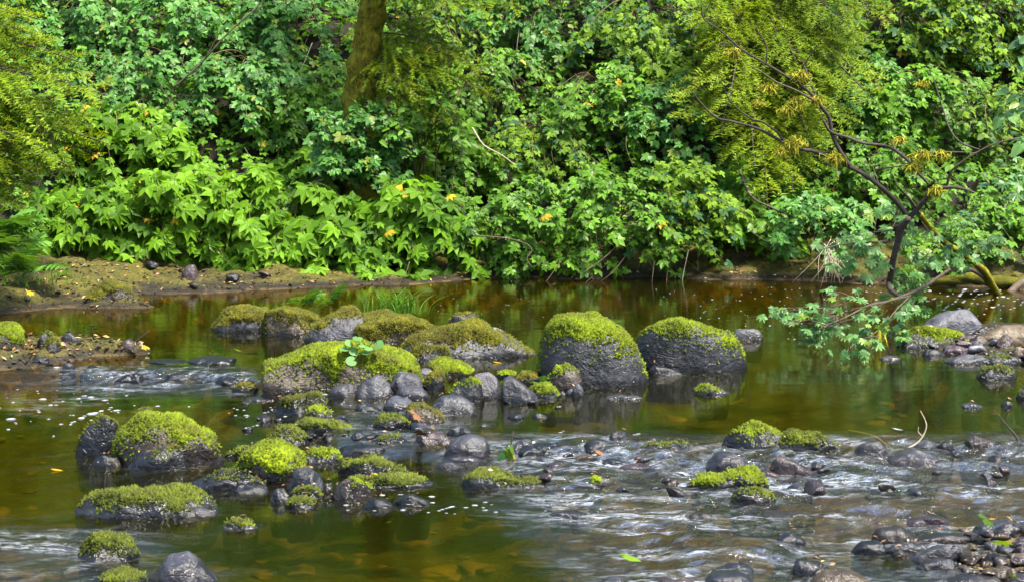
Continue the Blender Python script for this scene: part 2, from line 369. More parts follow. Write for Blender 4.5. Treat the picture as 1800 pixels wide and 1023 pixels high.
def ground_many(px, py):                # ground points behind many pixels at once: march along each ray over the height grid
    px, py = np.asarray(px, float), np.asarray(py, float); a, b = (px - 900) / FPX, (py - 511.5) / FPX
    D = np.stack([a, CP - b * SP, -SP - b * CP], -1); D = D / D[:, 1:2]; out = np.zeros((len(px), 3)); Ys = np.arange(5.0, 19.0, 0.05)
    for s0 in range(0, len(px), 2000):
        d = D[s0:s0 + 2000]; x = d[:, 0:1] * Ys; z = CAM_H + d[:, 2:3] * Ys
        ix = np.clip(np.searchsorted(gx, x), 0, len(gx) - 1); iy = np.clip(np.searchsorted(gy, Ys), 0, len(gy) - 1)
        hit = GROUND_Z[iy[None, :], ix] >= z; k_ = np.where(hit.any(1), hit.argmax(1), len(Ys) - 1)
        out[s0:s0 + 2000] = d * Ys[k_][:, None]
    out[:, 2] = T(out[:, 0], out[:, 1]); return out
# ------------------------------------------------------------------ stones
def cuts(rng, n):
    v = rng.normal(size=(n, 3)); v[:, 2] = np.abs(v[:, 2]) * 0.8; return v / np.linalg.norm(v, axis=1)[:, None]

def moss_mesh(V, nu, nv, mask, thick, rng, dens, mat, tuft=0.011):
    # V: (nu, nv, 3) grid of the stone, mask: (nu, nv) 0..1 cover; a cushion lifted off the stone, with tufts standing on it
    dU = np.gradient(V, axis=0); dV = np.roll(V, -1, 1) - np.roll(V, 1, 1)
    N = np.cross(dU, dV); N /= np.linalg.norm(N, axis=2)[..., None] + 1e-9
    if np.mean(np.sum(N * (V - V.mean((0, 1))), 2)) < 0: N = -N
    m = ss(0.40, 1.0, mask)
    lum = 0.8 + 0.8 * fbm(V[..., 0] * 13, V[..., 1] * 13, V[..., 2] * 13, 3)
    Q = V + N * ((m * thick * np.clip(lum, 0.3, 2) - 0.004 * (1 - m))[..., None])
    idx = np.arange(nu * nv).reshape(nu, nv)
    keep = (mask[:-1] > 0.42) & (mask[1:] > 0.42); keep = keep & np.roll(keep, -1, 1)
    a, b = idx[:-1], idx[1:]; a2, b2 = np.roll(a, -1, 1), np.roll(b, -1, 1)
    F = np.stack([a, b, b2, a2], -1)[keep]
    if len(F) < 3: return None
    Qf = Q.reshape(-1, 3); Nf = N.reshape(-1, 3)
    tri = np.concatenate([F[:, [0, 1, 2]], F[:, [0, 2, 3]]])
    used = np.unique(tri); re = np.full(nu * nv, -1); re[used] = np.arange(len(used))
    B = Bag(); B.add(Qf[used], re[tri])
    e1, e2 = Qf[tri[:, 1]] - Qf[tri[:, 0]], Qf[tri[:, 2]] - Qf[tri[:, 0]]
    ar = 0.5 * np.linalg.norm(np.cross(e1, e2), axis=1); n = int(min(ar.sum() * dens, 14000))
    fk = rng.choice(nu * nv, 5000, p=(lambda q_: q_ / q_.sum())(np.clip(mask.ravel(), 0, 0.6) ** 1.5 * ss(-0.5, 0.3, N[..., 2].ravel()) + 1e-9)) if dens > 0 else []
    if n > 0:
        f = rng.choice(len(tri), n, p=ar / ar.sum()); u, v = rng.random(n), rng.random(n); s = u + v > 1; u[s] = 1 - u[s]; v[s] = 1 - v[s]
        c = Qf[tri[f, 0]] + e1[f] * u[:, None] + e2[f] * v[:, None]; nn = Nf[tri[f, 0]]
        ex = Qf[fk] + rng.normal(size=(len(fk), 3)) * 0.004; ke = (mask.ravel()[fk] > 0.08) & (mask.ravel()[fk] < 0.6); ke &= rng.random(len(fk)) < min(1, ar.sum() * dens / 9000 + .04)
        c = np.concatenate([c, ex[ke] + Nf[fk][ke] * 0.004]); nn = np.concatenate([nn, Nf[fk][ke]]); n = len(c)
        up = nn + rng.normal(size=(n, 3)) * 0.45 + np.array([0, 0, 0.25]); up /= np.linalg.norm(up, axis=1)[:, None]
        t = np.cross(up, rng.normal(size=(n, 3))); t /= np.linalg.norm(t, axis=1)[:, None]; w = np.cross(up, t)
        sz = tuft * (0.6 + 0.8 * rng.random(n))[:, None]
        base = c - nn * 0.003
        p0, p1, p2 = base + t * sz * 0.6, base - t * sz * 0.3 + w * sz * 0.5, base - t * sz * 0.3 - w * sz * 0.5; p3 = base + up * sz * 1.15
        VV = np.stack([p0, p1, p2, p3], 1).reshape(-1, 3); o = np.arange(n)[:, None] * 4
        B.add(VV, np.concatenate([o + [0, 1, 3], o + [1, 2, 3], o + [2, 0, 3]]))
    return B.mesh('moss', mat)

def rock(label, pts, yb, mat='grey', dep=0.75, moss=None, thr=0.35, ang=3, lump=0.05, cat='stone', group=None, sq=0.75, seed=None, z0=None, name=None, low=0.14):
    seed = int(pts[0][0] * 7 + yb * 13) if seed is None else seed
    rng = np.random.default_rng(seed)
    px = np.array([a for a, _ in pts], float); py = np.array([b for _, b in pts], float)
    mid = (px[0] + px[-1]) / 2
    g = G(mid, yb) if z0 is None else Gz(mid, yb, z0)
    if z0 is None:
        gq = ground_many([mid], [yb])[0]
        if gq[2] > g[2] + 0.01: g = gq - [0, 0, .015]
    wpx = px[-1] - px[0]
    w = wpx / FPX * g[1]; d = w * dep; yc = g[1] + d * 0.5
    pw = np.array([P(a, b, yc) for a, b in pts]); xs, zs = pw[:, 0], pw[:, 2]
    wz = g[2]; zs = np.maximum(zs, wz + 0.008)
    big = wpx > 90
    nu, nv = (56, 44) if big else ((36, 30) if wpx > 45 else (24, 20))
    u = -np.cos(np.linspace(0.0, math.pi, nu)); xc, hw = (xs[0] + xs[-1]) / 2, (xs[-1] - xs[0]) / 2
    x = xc + u * hw
    H = np.interp(x, xs, zs) - wz
    kern = np.array([1, 2, 3, 2, 1.0]); H = np.convolve(np.pad(H, 2, 'edge'), kern / kern.sum(), 'valid')
    eH = np.clip(1 - np.abs(u) ** 10, 0, 1) ** 0.5; eD = np.clip(1 - np.abs(u) ** 2.6, 0, 1) ** 0.5
    th = np.arange(nv) * 2 * math.pi / nv
    cy, sy = np.cos(th), np.sin(th)
    Yc = np.sign(cy) * np.abs(cy) ** sq; Zc = np.sign(sy) * np.abs(sy) ** (sq * 0.85)
    V = np.zeros((nu, nv, 3))
    V[..., 0] = x[:, None]; V[..., 1] = yc + (d / 2) * eD[:, None] * Yc
    B = low + 0.25 * H.max()
    V[..., 2] = wz + np.where(Zc > 0, (H * eH)[:, None] * Zc, B * eH[:, None] * Zc)
    c = np.array([xc, yc, wz + H.max() * 0.3]); r = np.array([hw, d / 2, max(H.max() * 0.7, 0.02)])
    L = (V - c) / r
    for n in cuts(rng, ang * 2):
        t = (0.70 if ang < 3 else 0.64) + 0.27 * rng.random(); e = L @ n - t; L = L - np.where(e > 0, e * 0.95, 0)[..., None] * n
    V[..., :2] = (L * r + c)[..., :2]; V[..., 2] = np.where(V[..., 2] > wz, (L * r + c)[..., 2], V[..., 2])
    s = 1.0 / max(w, 0.08); q = V * s
    nse = fbm(q[..., 0] * 2.2 + seed, q[..., 1] * 2.2, q[..., 2] * 2.2, 4, 0.55)
    cen = np.array([xc, yc, wz]); dirn = V - cen; dirn /= np.linalg.norm(dirn, axis=2)[..., None] + 1e-9
    rg = 0.5 - np.abs(fbm(q[..., 0] * 3.1 - seed, q[..., 1] * 3.1, q[..., 2] * 3.1, 3, 0.5)); nse = nse * 0.8 + (rg - 0.25) * (0.35 if ang < 2 else 0.9)
    V = V + dirn * (nse * lump * w * 0.9)[..., None] * np.clip(1 - np.abs(u) ** 8, 0.15, 1)[:, None, None]
    idx = np.arange(nu * nv).reshape(nu, nv); a, b = idx[:-1], idx[1:]
    F = np.stack([a, np.roll(a, -1, 1), np.roll(b, -1, 1), b], -1).reshape(-1, 4)
    org = np.array([xc, yc, wz]); STONES.append((xc, yc, hw, d / 2))
    o = link(name or ('boulder' if cat == 'boulder' else 'stone'), mesh_np('stone', V.reshape(-1, 3) - org, F, M[mat]), None, org, label=label, category=cat, group=group)
    tn = np.cross(np.gradient(V, axis=0), np.roll(V, -1, 1) - np.roll(V, 1, 1)); tn /= np.linalg.norm(tn, axis=2)[..., None] + 1e-9
    tp = V[(np.abs(tn[..., 2]) > .6) & (V[..., 2] > wz + max(.02, .5 * H.max()))]
    if len(tp) and mat != 'purple': RT.append(tp[rng.choice(len(tp), min(len(tp), 40))])
    if moss:
        V2 = V
        for _ in range(1 if wpx > 60 else 0):
            A = np.zeros((V2.shape[0] * 2 - 1, V2.shape[1], 3)); A[::2] = V2; A[1::2] = (V2[1:] + V2[:-1]) / 2
            C2 = np.zeros((A.shape[0], A.shape[1] * 2, 3)); C2[:, ::2] = A; C2[:, 1::2] = (A + np.roll(A, -1, 1)) / 2; V2 = C2
        dU = np.gradient(V2, axis=0); dW = np.roll(V2, -1, 1) - np.roll(V2, 1, 1)
        N = np.cross(dU, dW); N /= np.linalg.norm(N, axis=2)[..., None] + 1e-9
        if np.mean(np.sum(N * (V2 - cen), 2)) < 0: N = -N
        zf = (V2[..., 2] - wz) / max(H.max(), 0.01)
        fr = 3.2 / max(w, 0.2)
        nz = fbm(V2[..., 0] * fr + seed, V2[..., 1] * fr, V2[..., 2] * fr, 5, 0.72)
        mask = 0.5 + 0.85 * (0.40 * N[..., 2] + 0.75 * zf + 0.42 * nz - thr * 1.25) 
        mask = np.where(V2[..., 2] < wz + 0.012, 0, mask)
        mm = moss_mesh(V2 - org, V2.shape[0], V2.shape[1], np.clip(mask, 0, 1), min(0.018, 0.008 + 0.016 * w), rng, 22000, M[moss], 0.009 + 0.004 * min(w, 1))
        if mm: link('moss', mm, o)
    return o

gB, gC, gF, gM, gR, gL, gT, gG = ('mossy boulders between the pools', 'cobbles heaped beside the big mossy boulder', 'mossy rocks in the lower pool', 'rocks in the middle of the bar',
    'rocks of the riffle', 'stones on the far bank', 'stones of the right spit', 'stones of the gravel bar')
RT = []; STONES = []
def BO(*a, **k): return rock(*a, cat='boulder', **k)
# the two big boulders and their neighbours
BO('tall grey boulder with a thick cap of bright moss, largest in midstream', [(946, 640), (950, 598), (957, 570), (975, 556), (1010, 550), (1055, 558), (1090, 575), (1112, 597), (1128, 622), (1138, 655)], 680, 'basalt', 0.8, moss='mossA', thr=0.42, ang=1, lump=.03, group=gB, sq=0.6)
BO('wide dark boulder with a thin moss crust on its flat top', [(1113, 612), (1117, 582), (1135, 568), (1180, 560), (1215, 564), (1260, 580), (1290, 586), (1302, 602), (1314, 640)], 652, 'basalt', 0.6, moss='mossA', thr=0.76, ang=1, lump=.03, group=gB, sq=0.5)
rock('bare pale grey stone behind the wide dark boulder', [(1283, 588), (1295, 575), (1315, 573), (1335, 580), (1342, 592)], 597, 'pale', 0.6, group=gB, ang=5)
rock('thin wet slab leaning at the foot of the wide dark boulder', [(1138, 650), (1150, 640), (1180, 648), (1202, 657)], 661, 'dark', 0.4, group=gB)
rock('little moss topped stone alone in the still pool', [(1221, 686), (1229, 673), (1243, 672), (1260, 682), (1282, 688)], 694, 'grey', 0.6, moss='mossA', thr=0.62, group=gB)
rock('flat pale slab just breaking the surface before the tall boulder', [(1065, 698), (1085, 694), (1115, 695), (1132, 697)], 703, 'pale', 0.5, group=gB)
# mossy ridge behind
BO('low olive mossed boulder at the upstream end of the ridge', [(370, 575), (395, 549), (430, 538), (465, 546), (484, 562)], 583, 'grey', 0.7, moss='mossB', thr=0.42, group=gB)
BO('olive mossed boulder with a small fern growing on it', [(455, 582), (470, 552), (500, 543), (545, 548), (567, 566), (574, 582)], 592, 'brown', 0.7, moss='mossB', thr=0.38, group=gB)
BO('mossed boulder with a bare bluish grey foot', [(533, 600), (550, 572), (590, 552), (620, 534), (640, 535), (655, 555)], 603, 'grey', 0.6, moss='mossB', thr=0.62, group=gB)
BO('broad humped boulder under olive moss below the grass tuft', [(578, 598), (600, 572), (650, 550), (690, 557), (745, 570), (775, 585)], 606, 'brown', 0.7, moss='mossB', thr=0.32, group=gB)
BO('long boulder with olive moss above a whitish washed base', [(700, 606), (730, 591), (800, 576), (850, 573), (895, 588), (930, 610), (947, 624)], 630, 'pale', 0.55, moss='mossB', thr=0.62, group=gB)
rock('dark pointed rock standing behind the long mossy boulder', [(782, 574), (800, 553), (822, 541), (838, 555), (848, 574)], 580, 'dark', 0.6, moss='mossB', thr=0.72, ang=6, group=gB)
rock('pale sloping stone behind the long mossy boulder', [(842, 580), (865, 573), (890, 584)], 592, 'pale', 0.6, group=gB)
BO('log shaped mossy boulder with a small seedling on top', [(412, 678), (440, 645), (520, 620), (580, 606), (640, 598), (690, 600), (715, 616), (735, 640), (742, 662)], 690, 'brown', 0.5, moss='mossA', thr=0.24, group=gB, sq=0.8)
BO('dark rounded boulder with moss on its back beside the log shaped one', [(714, 614), (745, 603), (790, 607), (802, 624)], 634, 'dark', 0.7, moss='mossB', thr=0.5, group=gB)
BO('low dome of bright moss above the cobble heap', [(740, 642), (770, 626), (800, 630), (825, 645), (833, 658)], 663, 'brown', 0.7, moss='mossA', thr=0.22, group=gB)
# cobble heap
rock('flat grey cobble at the upstream end of the heap', [(576, 690), (590, 678), (620, 672), (632, 686)], 698, 'purple', 0.8, ang=1, lump=.03, group=gC)
rock('largest grey cobble of the heap, domed and clean', [(621, 690), (640, 664), (660, 657), (680, 667), (694, 687)], 700, 'grey', 0.8, ang=4, group=gC)
rock('grey cobble with a dab of moss behind the domed one', [(684, 670), (700, 653), (720, 652), (740, 664), (744, 676)], 683, 'grey', 0.8, moss='mossA', thr=1.0, ang=2, group=gC, z0=.08)
rock('small smooth cobble beneath the low moss dome', [(727, 657), (740, 646), (757, 648), (762, 660)], 666, 'purple', 0.8, ang=1, group=gC, z0=.08)
rock('tilted egg of a cobble coated in dark moss', [(741, 680), (755, 656), (780, 652), (794, 660), (782, 680)], 686, 'dark', 0.8, moss='mossB', thr=0.3, group=gC, ang=1)
rock('long smooth cobble lying against the domed one', [(694, 690), (705, 678), (740, 680), (758, 696)], 702, 'purple', 0.8, ang=1, lump=.03, group=gC)
rock('round dark cobble at the front of the heap', [(673, 712), (690, 696), (715, 697), (729, 713)], 723, 'grey', 0.9, ang=2, group=gC)
rock('low wet cobble beside the front of the heap', [(624, 714), (640, 706), (671, 722)], 726, 'dark', 0.8, ang=2, group=gC)
rock('broad dark cobble with a rough wet face', [(756, 716), (770, 699), (800, 694), (830, 705), (840, 720)], 730, 'basalt', 0.8, ang=2, group=gC)
rock('cracked green black rock with a moss patch on its face', [(786, 692), (800, 668), (830, 661), (848, 672), (852, 700)], 711, 'dark', 0.8, moss='mossA', thr=0.98, ang=5, group=gC)
rock('smooth lilac grey cobble behind the leaning one', [(824, 672), (835, 656), (860, 653), (876, 665), (882, 690)], 701, 'purple', 0.8, ang=1, lump=.03, group=gC)
rock('leaning lilac grey boulder with a sharp lower corner', [(879, 692), (882, 663), (900, 661), (920, 675), (945, 695), (950, 704)], 709, 'purple', 0.7, ang=3, lump=.03, group=gC)
rock('moss covered cobble with a tiny fern', [(927, 690), (940, 674), (965, 672), (983, 692)], 702, 'dark', 0.9, moss='mossA', thr=0.45, group=gC)
rock('brownish cobble thinly mossed behind the lilac one', [(904, 666), (920, 653), (945, 655), (953, 668)], 674, 'brown', 0.8, moss='mossB', thr=0.6, group=gC, ang=1)
rock('flat mossy stone lapped by the small back pool', [(868, 662), (885, 654), (905, 656), (912, 662)], 664, 'dark', 0.7, moss='mossA', thr=0.4, group=gC, ang=1)
rock('upright round cobble leaning on the tall boulder', [(961, 672), (975, 646), (1000, 640), (1018, 655), (1026, 680)], 688, 'brown', 0.8, moss='mossA', thr=0.85, group=gC, ang=1)
rock('small pinkish pebble caught behind the upright cobble', [(983, 641), (990, 631), (1000, 633), (1003, 643)], 647, 'tan', 0.8, ang=0, group=gC, z0=.12, low=.03)
rock('pale pinkish stone before the upright cobble', [(975, 676), (985, 664), (1002, 660), (1012, 672)], 680, 'red', 0.8, ang=3, group=gC)
rock('white rimmed pebble at the foot of the tall boulder', [(994, 690), (1002, 682), (1016, 683), (1020, 691)], 695, 'pale', 0.9, ang=0, group=gC)
rock('tiny whitish pebble at the water edge of the heap', [(982, 692), (988, 686), (995, 692)], 695, 'pale', 0.9, ang=0, group=gC)
rock('curved flat stone ending the heap by the tall boulder', [(1005, 682), (1018, 670), (1028, 684), (1026, 692)], 697, 'grey', 0.6, ang=2, group=gC)
# middle of the bar
rock('brown mossed cone of rock below the broad wet cobble', [(707, 741), (720, 716), (750, 707), (775, 725), (782, 740)], 747, 'brown', 0.8, moss='mossB', thr=0.72, group=gM)
rock('dark wet rock with short moss beside the brown cone', [(654, 751), (670, 729), (700, 728), (723, 746)], 755, 'dark', 0.8, moss='mossC', thr=0.75, group=gM)
rock('low rock drowned in moss below the log shaped boulder', [(484, 708), (500, 695), (530, 697), (558, 690), (578, 706)], 724, 'dark', 0.6, moss='mossC', thr=0.5, group=gM)
rock('small dark cone furred with moss', [(534, 737), (545, 718), (560, 711), (578, 723), (588, 737)], 742, 'dark', 0.8, moss='mossA', thr=0.55, group=gM)
rock('rounded mossy lump beside the bright moss dome', [(467, 776), (480, 751), (510, 748), (540, 766), (548, 777)], 782, 'dark', 0.7, moss='mossC', thr=0.5, group=gM)
rock('flat topped slab under a mat of moss', [(505, 755), (540, 742), (600, 738), (622, 746), (627, 760)], 769, 'dark', 0.5, moss='mossC', thr=0.4, group=gM, sq=.5)
rock('dark flat rock awash in the middle of the bar', [(588, 792), (620, 781), (660, 783), (682, 790)], 799, 'dark', 0.5, ang=5, group=gM)
rock('shiny wet rock below the dark mossed one', [(650, 776), (680, 765), (710, 768), (722, 778)], 784, 'dark', 0.6, ang=5, moss='mossC', thr=0.9, group=gM)
rock('pale moss crusted rock behind the angular one', [(528, 803), (550, 788), (580, 787), (602, 800)], 817, 'grey', 0.7, moss='mossA', thr=0.6, group=gM)
rock('tapered rock trailing moss into the water', [(593, 824), (605, 801), (640, 797), (690, 816), (722, 828)], 836, 'grey', 0.5, moss='mossC', thr=0.5, group=gM)
rock('wide flat stone green with wet algae', [(600, 846), (660, 834), (720, 837), (762, 850)], 858, 'dark', 0.5, moss='mossC', thr=0.5, group=gM, low=.06)
rock('smooth dark domed cobble, largest above the riffle', [(779, 802), (790, 776), (820, 763), (850, 766), (863, 780), (863, 806)], 809, 'purple', 0.85, ang=2, lump=.03, group=gM)
rock('flat smooth cobble lying before the dark domed one', [(776, 807), (800, 795), (830, 797), (850, 808)], 815, 'purple', 0.8, ang=1, lump=.02, group=gM)
rock('small purple cobble at the tip of the flat one', [(766, 816), (785, 808), (808, 816)], 823, 'purple', 0.9, ang=1, lump=.02, group=gM)
rock('long low mossy rock pointing downstream', [(810, 851), (820, 829), (870, 828), (920, 843), (975, 852)], 860, 'dark', 0.5, moss='mossC', thr=0.55, group=gM)
rock('dark blocky cube of rock at the head of the riffle', [(903, 802), (920, 782), (940, 780), (957, 796)], 809, 'dark', 0.8, ang=7, group=gM, sq=.5)
rock('leaf strewn wet rock beside the brown cone', [(722, 770), (745, 758), (785, 763), (800, 775)], 786, 'red', 0.7, ang=5, group=gM)
rock('small dark rock between leaf strewn rock and domed cobble', [(785, 750), (800, 743), (822, 752), (835, 762)], 768, 'dark', 0.6, ang=5, group=gM)
rock('small wet stone off the end of the flat algae stone', [(716, 844), (728, 836), (756, 850)], 853, 'brown', 0.5, ang=4, group=gM)
# the mossy rocks of the lower pool
BO('leaning pointed rock with moss at the upstream side of the curved boulder', [(133, 790), (145, 757), (175, 731), (195, 718), (210, 727), (217, 775)], 802, 'dark', 0.6, moss='mossC', thr=0.62, group=gF, ang=3)
BO('great curved boulder with glowing moss and a bare tan shoulder', [(196, 775), (213, 738), (260, 727), (320, 727), (355, 745), (382, 770), (397, 797)], 822, 'brown', 0.65, moss='mossA', thr=0.42, group=gF, ang=2)
rock('light mossy knob showing behind the great curved boulder', [(236, 728), (255, 716), (273, 727)], 735, 'grey', 0.8, moss='mossC', thr=0.3, group=gF)
rock('bare dark rock in front of the great curved boulder', [(220, 817), (240, 796), (280, 778), (315, 780), (332, 796), (333, 822)], 829, 'basalt', 0.6, moss='mossC', thr=1.0, group=gF, ang=4)
rock('flat wet stone holding a yellow leaf', [(163, 806), (180, 799), (205, 800), (215, 812)], 820, 'dark', 0.7, group=gF)
BO('long low rock with a speckled moss back alone in the pool', [(131, 885), (150, 873), (200, 866), (300, 860), (350, 861), (378, 875), (385, 902)], 912, 'basalt', 0.45, moss='mossC', thr=0.5, group=gF, ang=2)
rock('small algae crusted stone off the end of the long low rock', [(391, 923), (410, 915), (440, 918), (454, 927)], 933, 'grey', 0.8, moss='mossC', thr=0.6, group=gF)
rock('rounded rock heaped with dead leaves and moss', [(137, 968), (160, 940), (185, 935), (220, 946), (245, 963)], 988, 'dark', 0.8, moss='mossC', thr=0.45, group=gF)
rock('bare purple grey pyramid rock at the bottom edge', [(258, 1030), (290, 981), (318, 960), (350, 985), (382, 1022)], 1034, 'purple', 0.8, ang=5, lump=.03, group=gF, sq=.9)
rock('low mossy stone beside the purple pyramid rock', [(163, 1018), (190, 1004), (230, 1005), (257, 1018)], 1030, 'dark', 0.8, moss='mossC', thr=0.5, group=gF)
BO('plump boulder wholly covered in vivid green moss', [(412, 822), (425, 801), (450, 787), (490, 782), (520, 791), (545, 818)], 852, 'brown', 0.7, moss='mossA', thr=0.22, group=gM, ang=2)
rock('low strip of mossy rock behind the plump green boulder', [(393, 803), (420, 787), (450, 780), (478, 782)], 806, 'dark', 0.4, moss='mossC', thr=0.5, group=gM)
rock('dark slab at the foot of the plump green boulder', [(329, 852), (360, 829), (410, 825), (450, 829), (472, 847)], 863, 'dark', 0.6, moss='mossC', thr=0.95, group=gM, ang=4)
rock('low leaf flecked stone before the dark slab', [(403, 857), (420, 849), (460, 848), (473, 860)], 869, 'dark', 0.7, group=gM)
rock('angular bare rock before the plump green boulder', [(501, 852), (520, 826), (540, 818), (565, 836), (574, 860)], 870, 'basalt', 0.7, ang=7, group=gM)
rock('sloping mossy stone below the angular rock', [(511, 870), (525, 851), (545, 854), (570, 872)], 879, 'dark', 0.7, moss='mossC', thr=0.5, group=gM)
rock('narrow upright brown stone', [(564, 868), (572, 846), (583, 850), (587, 870)], 874, 'brown', 0.9, ang=3, group=gM)
rock('round brownish cobble with a moss spot, right of the upright stone', [(583, 870), (600, 846), (625, 838), (650, 850), (657, 870)], 881, 'brown', 0.8, ang=2, moss='mossA', thr=1.02, group=gM)
rock('pale rough stone left of the sloping mossy one', [(474, 877), (485, 859), (500, 856), (513, 872)], 884, 'grey', 0.8, ang=3, group=gM)
rock('small striped mossy dome nearest the open pool', [(499, 886), (520, 875), (545, 876), (558, 887)], 895, 'dark', 0.8, moss='mossC', thr=0.45, group=gM)
rock('flat black stone beside the round brownish cobble', [(637, 884), (655, 875), (680, 878), (695, 889)], 894, 'dark', 0.6, ang=3, group=gM)
rock('black wet hump ending the row into the pool', [(691, 886), (705, 868), (720, 864), (740, 876), (757, 887)], 890, 'dark', 0.7, ang=3, group=gM)
# riffle
rock('dark upright tooth of rock at the edge of the still pool', [(1062, 780), (1078, 758), (1095, 752), (1105, 762), (1108, 783)], 786, 'dark', 0.6, ang=3, group=gR)
rock('long wet rib of rock the pool spills over', [(905, 782), (950, 776), (1010, 779), (1060, 786)], 792, 'dark', 0.25, lump=.03, group=gR, low=.08)
rock('rough ledge plastered with wet leaves', [(1110, 790), (1150, 781), (1200, 779), (1240, 784), (1262, 798)], 805, 'dark', 0.3, lump=.05, moss='mossC', thr=1.0, group=gR, low=.08)
BO('dark green mossed boulder at the right end of the pool spill', [(1266, 782), (1285, 750), (1310, 738), (1345, 750), (1380, 766), (1388, 780)], 797, 'dark', 0.6, moss='mossA', thr=0.62, ang=5, group=gR)
rock('low rough mossy rock joined to the dark green boulder', [(1358, 788), (1390, 764), (1440, 766), (1475, 784)], 795, 'dark', 0.5, moss='mossC', thr=0.6, group=gR)
rock('broad purplish cobble with black pits in the riffle', [(1236, 822), (1260, 798), (1290, 793), (1315, 808), (1324, 822)], 832, 'purple', 0.7, ang=2, group=gR)
rock('wedge of reddish purple rock in the riffle', [(1346, 828), (1362, 798), (1400, 810), (1432, 832)], 839, 'red', 0.6, ang=4, group=gR, sq=.5)
BO('curving rock with a bright moss saddle in the white riffle', [(1214, 848), (1235, 832), (1270, 836), (1300, 820), (1330, 824), (1353, 848)], 861, 'dark', 0.5, moss='mossA', thr=0.42, group=gR)
rock('shiny wet rock with green patch below the moss saddle', [(1283, 874), (1300, 859), (1340, 856), (1360, 867), (1367, 882)], 888, 'dark', 0.7, moss='mossC', thr=0.85, group=gR, ang=2)
rock('small smooth purple stone between moss saddle and red wedge', [(1328, 830), (1350, 824), (1375, 837)], 843, 'red', 0.7, group=gR)
rock('rounded dark rock at the start of the bleached twig', [(1498, 803), (1515, 776), (1540, 768), (1563, 788)], 807, 'purple', 0.7, ang=3, group=gR)
rock('tilted flat slab under the bleached twig', [(1543, 812), (1590, 792), (1640, 783), (1653, 803)], 821, 'purple', 0.6, ang=4, group=gR, sq=.5)
rock('small black rock right of the tilted slab', [(1648, 787), (1665, 770), (1677, 780)], 791, 'dark', 0.8, ang=3, group=gR)
rock('brown broken slab at the pool edge, far right of the spill', [(1686, 787), (1710, 765), (1740, 772), (1778, 777)], 795, 'brown', 0.5, ang=5, group=gR)
rock('brown knob of rock in the shallows under the dark twig', [(1733, 816), (1745, 798), (1758, 800), (1764, 817)], 821, 'brown', 0.9, group=gR)
rock('low black rock with water sliding over it', [(1440, 806), (1465, 798), (1495, 802), (1512, 810)], 813, 'dark', 0.5, group=gR, low=.06)
rock('wet brown rock splitting the current', [(1336, 908), (1360, 900), (1400, 899), (1434, 908)], 914, 'brown', 0.6, group=gR, low=.07)
rock('little brown rock raising a standing wave', [(1205, 908), (1230, 899), (1258, 910)], 914, 'brown', 0.7, group=gR, low=.07)
rock('flat grey rock awash at the downstream side of the riffle', [(965, 905), (1000, 897), (1042, 907)], 911, 'grey', 0.5, group=gR, low=.06)
rock('tiny moss tipped stone at the end of the brown wave', [(1034, 848), (1045, 835), (1059, 849)], 852, 'dark', 0.8, moss='mossA', thr=0.7, group=gR)
rock('low orange brown stone under a sheet of water', [(1010, 806), (1030, 797), (1055, 803)], 810, 'tan', 0.6, group=gR, low=.06)
rock('lilac flat stone shining in the upper riffle', [(1085, 822), (1110, 813), (1150, 815), (1165, 823)], 828, 'red', 0.6, group=gR, low=.06)
rock('orange tinted stone beside the lilac flat one', [(1150, 814), (1175, 806), (1200, 815)], 818, 'tan', 0.6, group=gR, low=.06)
rock('dark stone cresting in the upper riffle', [(1055, 815), (1075, 805), (1105, 811)], 817, 'dark', 0.6, group=gR, low=.06)
rock('pointed dark rock near the bottom of the riffle', [(1358, 952), (1385, 931), (1400, 940), (1417, 953)], 959, 'dark', 0.7, ang=6, group=gR)
# gravel bar
rock('rounded brown rock heading the gravel bar', [(1532, 948), (1545, 926), (1580, 922), (1600, 935), (1614, 952)], 957, 'brown', 0.7, ang=2, group=gG)
rock('long smooth grey brown stone like a rail', [(1598, 948), (1650, 935), (1700, 938), (1714, 950)], 958, 'brown', 0.4, ang=1, group=gG)
rock('dark rounded stone standing in the side pool', [(1496, 970), (1510, 951), (1545, 948), (1562, 966)], 976, 'dark', 0.7, group=gG)
rock('flat grey wet stone between side pool and rail stone', [(1556, 963), (1600, 951), (1628, 955), (1634, 968)], 976, 'grey', 0.5, group=gG)
rock('big angular grey rock with a squared end', [(1600, 990), (1640, 962), (1680, 947), (1690, 968)], 990, 'grey', 0.6, ang=6, group=gG, sq=.5)
rock('purple slab propped against the angular grey rock', [(1610, 1003), (1650, 979), (1676, 977), (1680, 992)], 1004, 'purple', 0.5, ang=3, group=gG)
rock('small brown pebble at the edge of the side pool', [(1568, 972), (1580, 964), (1594, 974)], 980, 'brown', 0.9, ang=0, group=gG)
rock('grey slab with a dark crack at the top of the gravel bar', [(1698, 932), (1740, 917), (1800, 908), (1850, 915)], 942, 'grey', 0.5, ang=4, group=gG)
rock('triangular grey stone standing on the cracked slab', [(1743, 940), (1762, 922), (1782, 913), (1792, 922), (1796, 942)], 948, 'grey', 0.7, ang=6, group=gG)
rock('purple angular stone among the pebbles', [(1720, 990), (1733, 968), (1758, 985), (1762, 995)], 1000, 'red', 0.8, ang=5, group=gG)
rock('broad flat tan stone on top of the pebbles', [(1758, 990), (1785, 974), (1830, 972), (1860, 988)], 998, 'tan', 0.6, ang=2, group=gG)
rock('grey slab stone sloping into the side pool', [(1385, 1005), (1398, 978), (1440, 989), (1468, 1004)], 1014, 'grey', 0.6, ang=4, group=gG)
rock('smooth tan boulder at the bottom edge of the side pool', [(1425, 1030), (1450, 1003), (1490, 998), (1532, 1022)], 1034, 'tan', 0.7, ang=1, lump=.03, group=gG)
rock('rounded lilac cobble below the dark rough rock', [(1238, 1022), (1255, 1006), (1300, 1004), (1324, 1020)], 1031, 'purple', 0.8, ang=1, lump=.02, group=gG)
